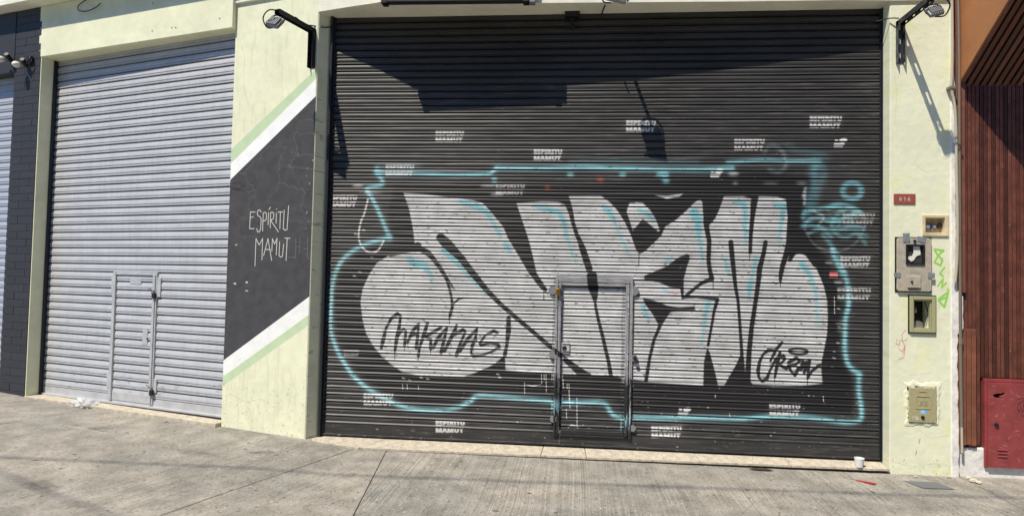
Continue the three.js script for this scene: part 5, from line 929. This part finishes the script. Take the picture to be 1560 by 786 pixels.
/* ---------- two bulbs on the dark beam ---------- */
for (const [px, py, lab] of [[8, 88, 'white bulb in a dark socket fixed on the dark beam'], [32, 96, 'white bulb on a black bracket fixed on the tiled pier']]) {
  const [u, v] = LFR.px(px, py, .06); const t = thing('bulb_lamp', lab, 'lamp', LFR.w(u, v - .03, .03).toArray(), 'bare bulb lamps on the dark facade');
  const sock = new THREE.CylinderGeometry(.022, .026, .09, 18); sock.rotateX(Math.PI / 2 - .5); sock.rotateY(.5); sock.translate(u + .02, v + .01, .05);
  part(t, 'socket', LFR.put(sock), M_black);
  const bs = new THREE.SphereGeometry(.038, 20, 16); bs.scale(1, .9, 1.15); bs.translate(u - .025, v - .025, .1); part(t, 'bulb', LFR.put(bs), std({ color: 0xe8e4d6, roughness: .3 }));
  if (px > 20) { part(t, 'bracket', LFR.put(tube([[u + .03, v + .03, .004], [u + .09, v + .08, .03], [u + .1, v + .03, .05], [u + .05, v - .01, .05], [u + .03, v + .01, .05]], .008, 30, 8)), M_black); const r = new THREE.CylinderGeometry(.045, .045, .02, 20); r.rotateX(Math.PI / 2); r.translate(u + .06, v + .05, .012); part(t, 'rose', LFR.put(r), M_black); }
}
{ const p = [[334, 0], [325, 6], [318, 12], [318, 18], [330, 20], [345, 14], [352, 8]].map(([x, y]) => { const [u, v] = LFR.px(x - 200, y - 3, .02); return LFR.w(u, v, .02); }); single('wall_cable', 'loose loop of cable hanging from the eave over the silver shutter lintel', 'cable', tube(p, .005, 40, 6), M_cable); }

/* ---------- things on the ground ---------- */
{ // paper cup on the doorstep
  const [x, , z] = (() => { const p = onPlane(1310, 711, new THREE.Vector3(0, -.02, 0), new THREE.Vector3(0, 1, 0)); return [p.x, 0, p.z]; })(); const y = -.022;
  const cup = thing('paper_cup', 'white paper cup standing on the doorstep corner', 'cup', [x, y, z]);
  const [c, q] = mk(256, 64); q.fillStyle = 'rgb(228,228,226)'; q.fillRect(0, 0, 256, 64); for (let i = 0; i < 26; i++) { q.fillStyle = `rgba(${rr(90, 150)},${rr(140, 180)},${rr(190, 220)},.7)`; q.fillRect(rnd() * 256, rr(20, 50), rr(4, 12), rr(3, 8)); }
  const pr = [[0, .002], [.026, .002], [.027, 0], [.028, .003], [.037, .066], [.0385, .068], [.0385, .071], [.0365, .0715], [.0355, .068], [.0265, .005], [0, .005]].map(([a, b]) => new THREE.Vector2(a, b)); const ge = new THREE.LatheGeometry(pr, 32); ge.translate(x, y, z); part(cup, 'cup', ge, std({ map: tex(c), roughness: .7 }));
}
{ // crumpled clear bag
  const p = onGround(138, 612); const ge = new THREE.IcosahedronGeometry(.12, 5); const pa = ge.attributes.position, v = new THREE.Vector3();
  for (let i = 0; i < pa.count; i++) { v.fromBufferAttribute(pa, i); const d = v.clone().normalize(); const k = .62 + .3 * noise(d.x * 2.1 + 4, d.y * 2.1 + d.z * 1.7) + .22 * Math.abs(noise(d.x * 5 + d.z * 3, d.y * 5)) + .1 * noise(d.x * 11, d.y * 11 + d.z * 9); v.multiplyScalar(k); v.x *= 1.9; v.y = Math.max(-.03, v.y * .62); v.z *= .8; pa.setXYZ(i, v.x, v.y, v.z); }
  ge.computeVertexNormals(); ge.rotateY(-.3); const b = LSH.w(.86, YB2 - .03, .13); ge.translate(b.x, b.y + .015, b.z);
  single('plastic_bag', 'crumpled clear plastic bag lying on the silver shutter doorstep', 'bag', ge, new THREE.MeshPhysicalMaterial({ color: 0xf1f3f4, roughness: .25, transmission: .7, thickness: 0, ior: 1.4, side: THREE.DoubleSide }));
}
function litter(name, label, cat, px, py, outline, th, mat, lift = .004, group) {
  const p = onGround(px, py); const s = new THREE.Shape(outline.map(([a, b]) => new THREE.Vector2(a, b)));
  const ge = new THREE.ExtrudeGeometry(s, { depth: th, bevelEnabled: false, steps: 1, curveSegments: 8 }); ge.rotateX(-Math.PI / 2); ge.translate(p.x, p.y + lift, p.z);
  const pa = ge.attributes.position; for (let i = 0; i < pa.count; i++) pa.setY(i, pa.getY(i) + .006 * Math.abs(noise(pa.getX(i) * 18, pa.getZ(i) * 18)));
  ge.computeVertexNormals(); return single(name, label, cat, ge, mat, group);
}
litter('plastic_spoon', 'red plastic spoon lying on the pavement near the cup', 'spoon', 1325, 737, [[-.075, .056], [-.068, .061], [-.015, .022], [.015, .009], [.037, -.008], [.042, -.027], [.027, -.037], [.006, -.028], [-.005, -.009], [-.022, .009]], .004, std({ color: 0xb8282c, roughness: .35 }));
litter('dry_leaf', 'dark dry leaf lying against the doorstep edge', 'leaf', 1159, 717, [[-.09, 0], [-.04, .03], [.02, .042], [.075, .02], [.1, -.004], [.04, -.02], [-.03, -.016]], .003, std({ color: 0x3a3528, roughness: .8 }), .006);
litter('floor_cover', 'small flat grey metal cover set in the pavement by the meter pilaster', 'cover', 1415, 740, [[-.13, .085], [.11, .085], [.15, -.075], [-.08, -.075]], .002, std({ color: 0x66696a, roughness: .8, bumpMap: plasterBump, bumpScale: .004 }), .001);
{ // rubble against the wall foot
  const spots = [[1484, 735, .03], [1478, 730, .022], [1492, 737, .025], [1447, 728, .018], [1396, 727, .012], [560, 690, .01]];
  spots.forEach(([px, py, r], i) => { const p = onGround(px, py); const ge = new THREE.IcosahedronGeometry(r * .7, 2); const pa = ge.attributes.position; for (let k = 0; k < pa.count; k++) { const a = 1 + .3 * noise(pa.getX(k) * 40 + i * 7, pa.getY(k) * 40 + pa.getZ(k) * 30); pa.setXYZ(k, pa.getX(k) * a * 1.3, pa.getY(k) * a * .7, pa.getZ(k) * a); } ge.computeVertexNormals(); ge.translate(p.x, p.y + r * .5, p.z); single('rubble_piece', ['largest plaster lump below the red cabinet', 'plaster lump beside the end of the conduit pipe', 'jagged plaster lump just under the cabinet corner', 'small plaster lump at the corner of the meter pilaster', 'tiny plaster crumb below the gas meter door', 'tiny stone crumb at the bend of the pale doorstep'][i], 'rubble', metreUV(ge), M_stone, 'broken plaster lumps along the wall foot'); });
}
/* ---------- overhead wires, above the picture; they draw the thin lines of shade on the pavement ---------- */
{
  const up = (p, h) => new THREE.Vector3(p.x - .36 * h, p.y + h, p.z + .4926 * h);
  const run = (a, b, h, r, label) => { const p = onGround(...a), q = onGround(...b); const A = up(p, h), B = up(q, h), d = B.clone().sub(A); const s = A.clone().addScaledVector(d, -1.5), e = B.clone().addScaledVector(d, 1.5); single('overhead_cable', label, 'cable', tube([s, A, A.clone().lerp(B, .5).add(new THREE.Vector3(0, -.03, 0)), B, e], r, 60, 8), M_cable, 'cables strung over the street'); };
  run([0, 697], [1520, 758], 7.5, .012, 'overhead street cable running along the facade');
  run([20, 727], [130, 770], 8.5, .010, 'overhead street cable crossing towards the street');
}

/* ---------- unseen houses behind the camera, added to darken slat reflections and sky fill ---------- */
[[-16, 13, 7.2, [196, 184, 160], 'added unseen cream plastered house with tall windows across the street'], [-3, 12, 8.6, [150, 128, 112], 'added unseen brown plastered house with three rows of windows across the street'], [9, 15, 6.6, [170, 172, 168], 'added unseen grey plastered low house with wide windows across the street']].forEach(([x0, w, h, rgb, lab], k) => {
  const z0 = 17, t = thing('added_street_house', lab, 'house', [x0 + w / 2, -.2, z0]); const M_w = std({ map: tex(plasterCanvas(rgb, 128, 5 + k, 1.2), true, true), roughness: .9 });
  const sh = new THREE.Shape(); sh.moveTo(x0, -.2); sh.lineTo(x0 + w, -.2); sh.lineTo(x0 + w, h); sh.lineTo(x0, h); sh.closePath(); const wins = []; const n = 4 + (k % 2), rows = k === 1 ? 3 : 2;
  for (let r = 0; r < rows; r++) for (let i = 0; i < n; i++) { const cx = x0 + w * (i + .5) / n, y0 = .9 + r * (h - 1) / rows, ww = k === 2 ? 1.5 : 1.1, hh = 1.5; const door = r === 0 && i === 1; const yb = door ? 0 : y0, yt = door ? 2.4 : y0 + hh; const p = new THREE.Path(); p.moveTo(cx - ww / 2, yb); p.lineTo(cx - ww / 2, yt); p.lineTo(cx + ww / 2, yt); p.lineTo(cx + ww / 2, yb); p.closePath(); sh.holes.push(p); wins.push([cx, ww, yb, yt, door]); }
  const ge = new THREE.ExtrudeGeometry(sh, { depth: .4, bevelEnabled: false }); ge.translate(0, 0, z0); part(t, 'wall', metreUV(ge, .3), M_w);
  for (const [cx, ww, yb, yt, door] of wins) { const b = new THREE.BoxGeometry(ww - .02, yt - yb - .02, .06); b.translate(cx, (yb + yt) / 2, z0 + .2); part(t, door ? 'door' : 'window', b, door ? std({ color: 0x4a3526, roughness: .6 }) : std({ color: 0x20262b, roughness: .1 })); }
  const c = new THREE.BoxGeometry(w + .2, .25, .6); c.translate(x0 + w / 2, h + .126, z0 + .1); part(t, 'cornice', metreUV(c, .5), M_w); const bk = new THREE.BoxGeometry(w, h + .2, 6); bk.translate(x0 + w / 2, h / 2 - .1, z0 + 3.45); part(t, 'rear_block', metreUV(bk, .3), M_w);
});

/* ---------- finish ---------- */
scene.traverse((o) => { if (o.isMesh && o !== sky) { o.castShadow = true; o.receiveShadow = true; } });
renderer.render(scene, camera);
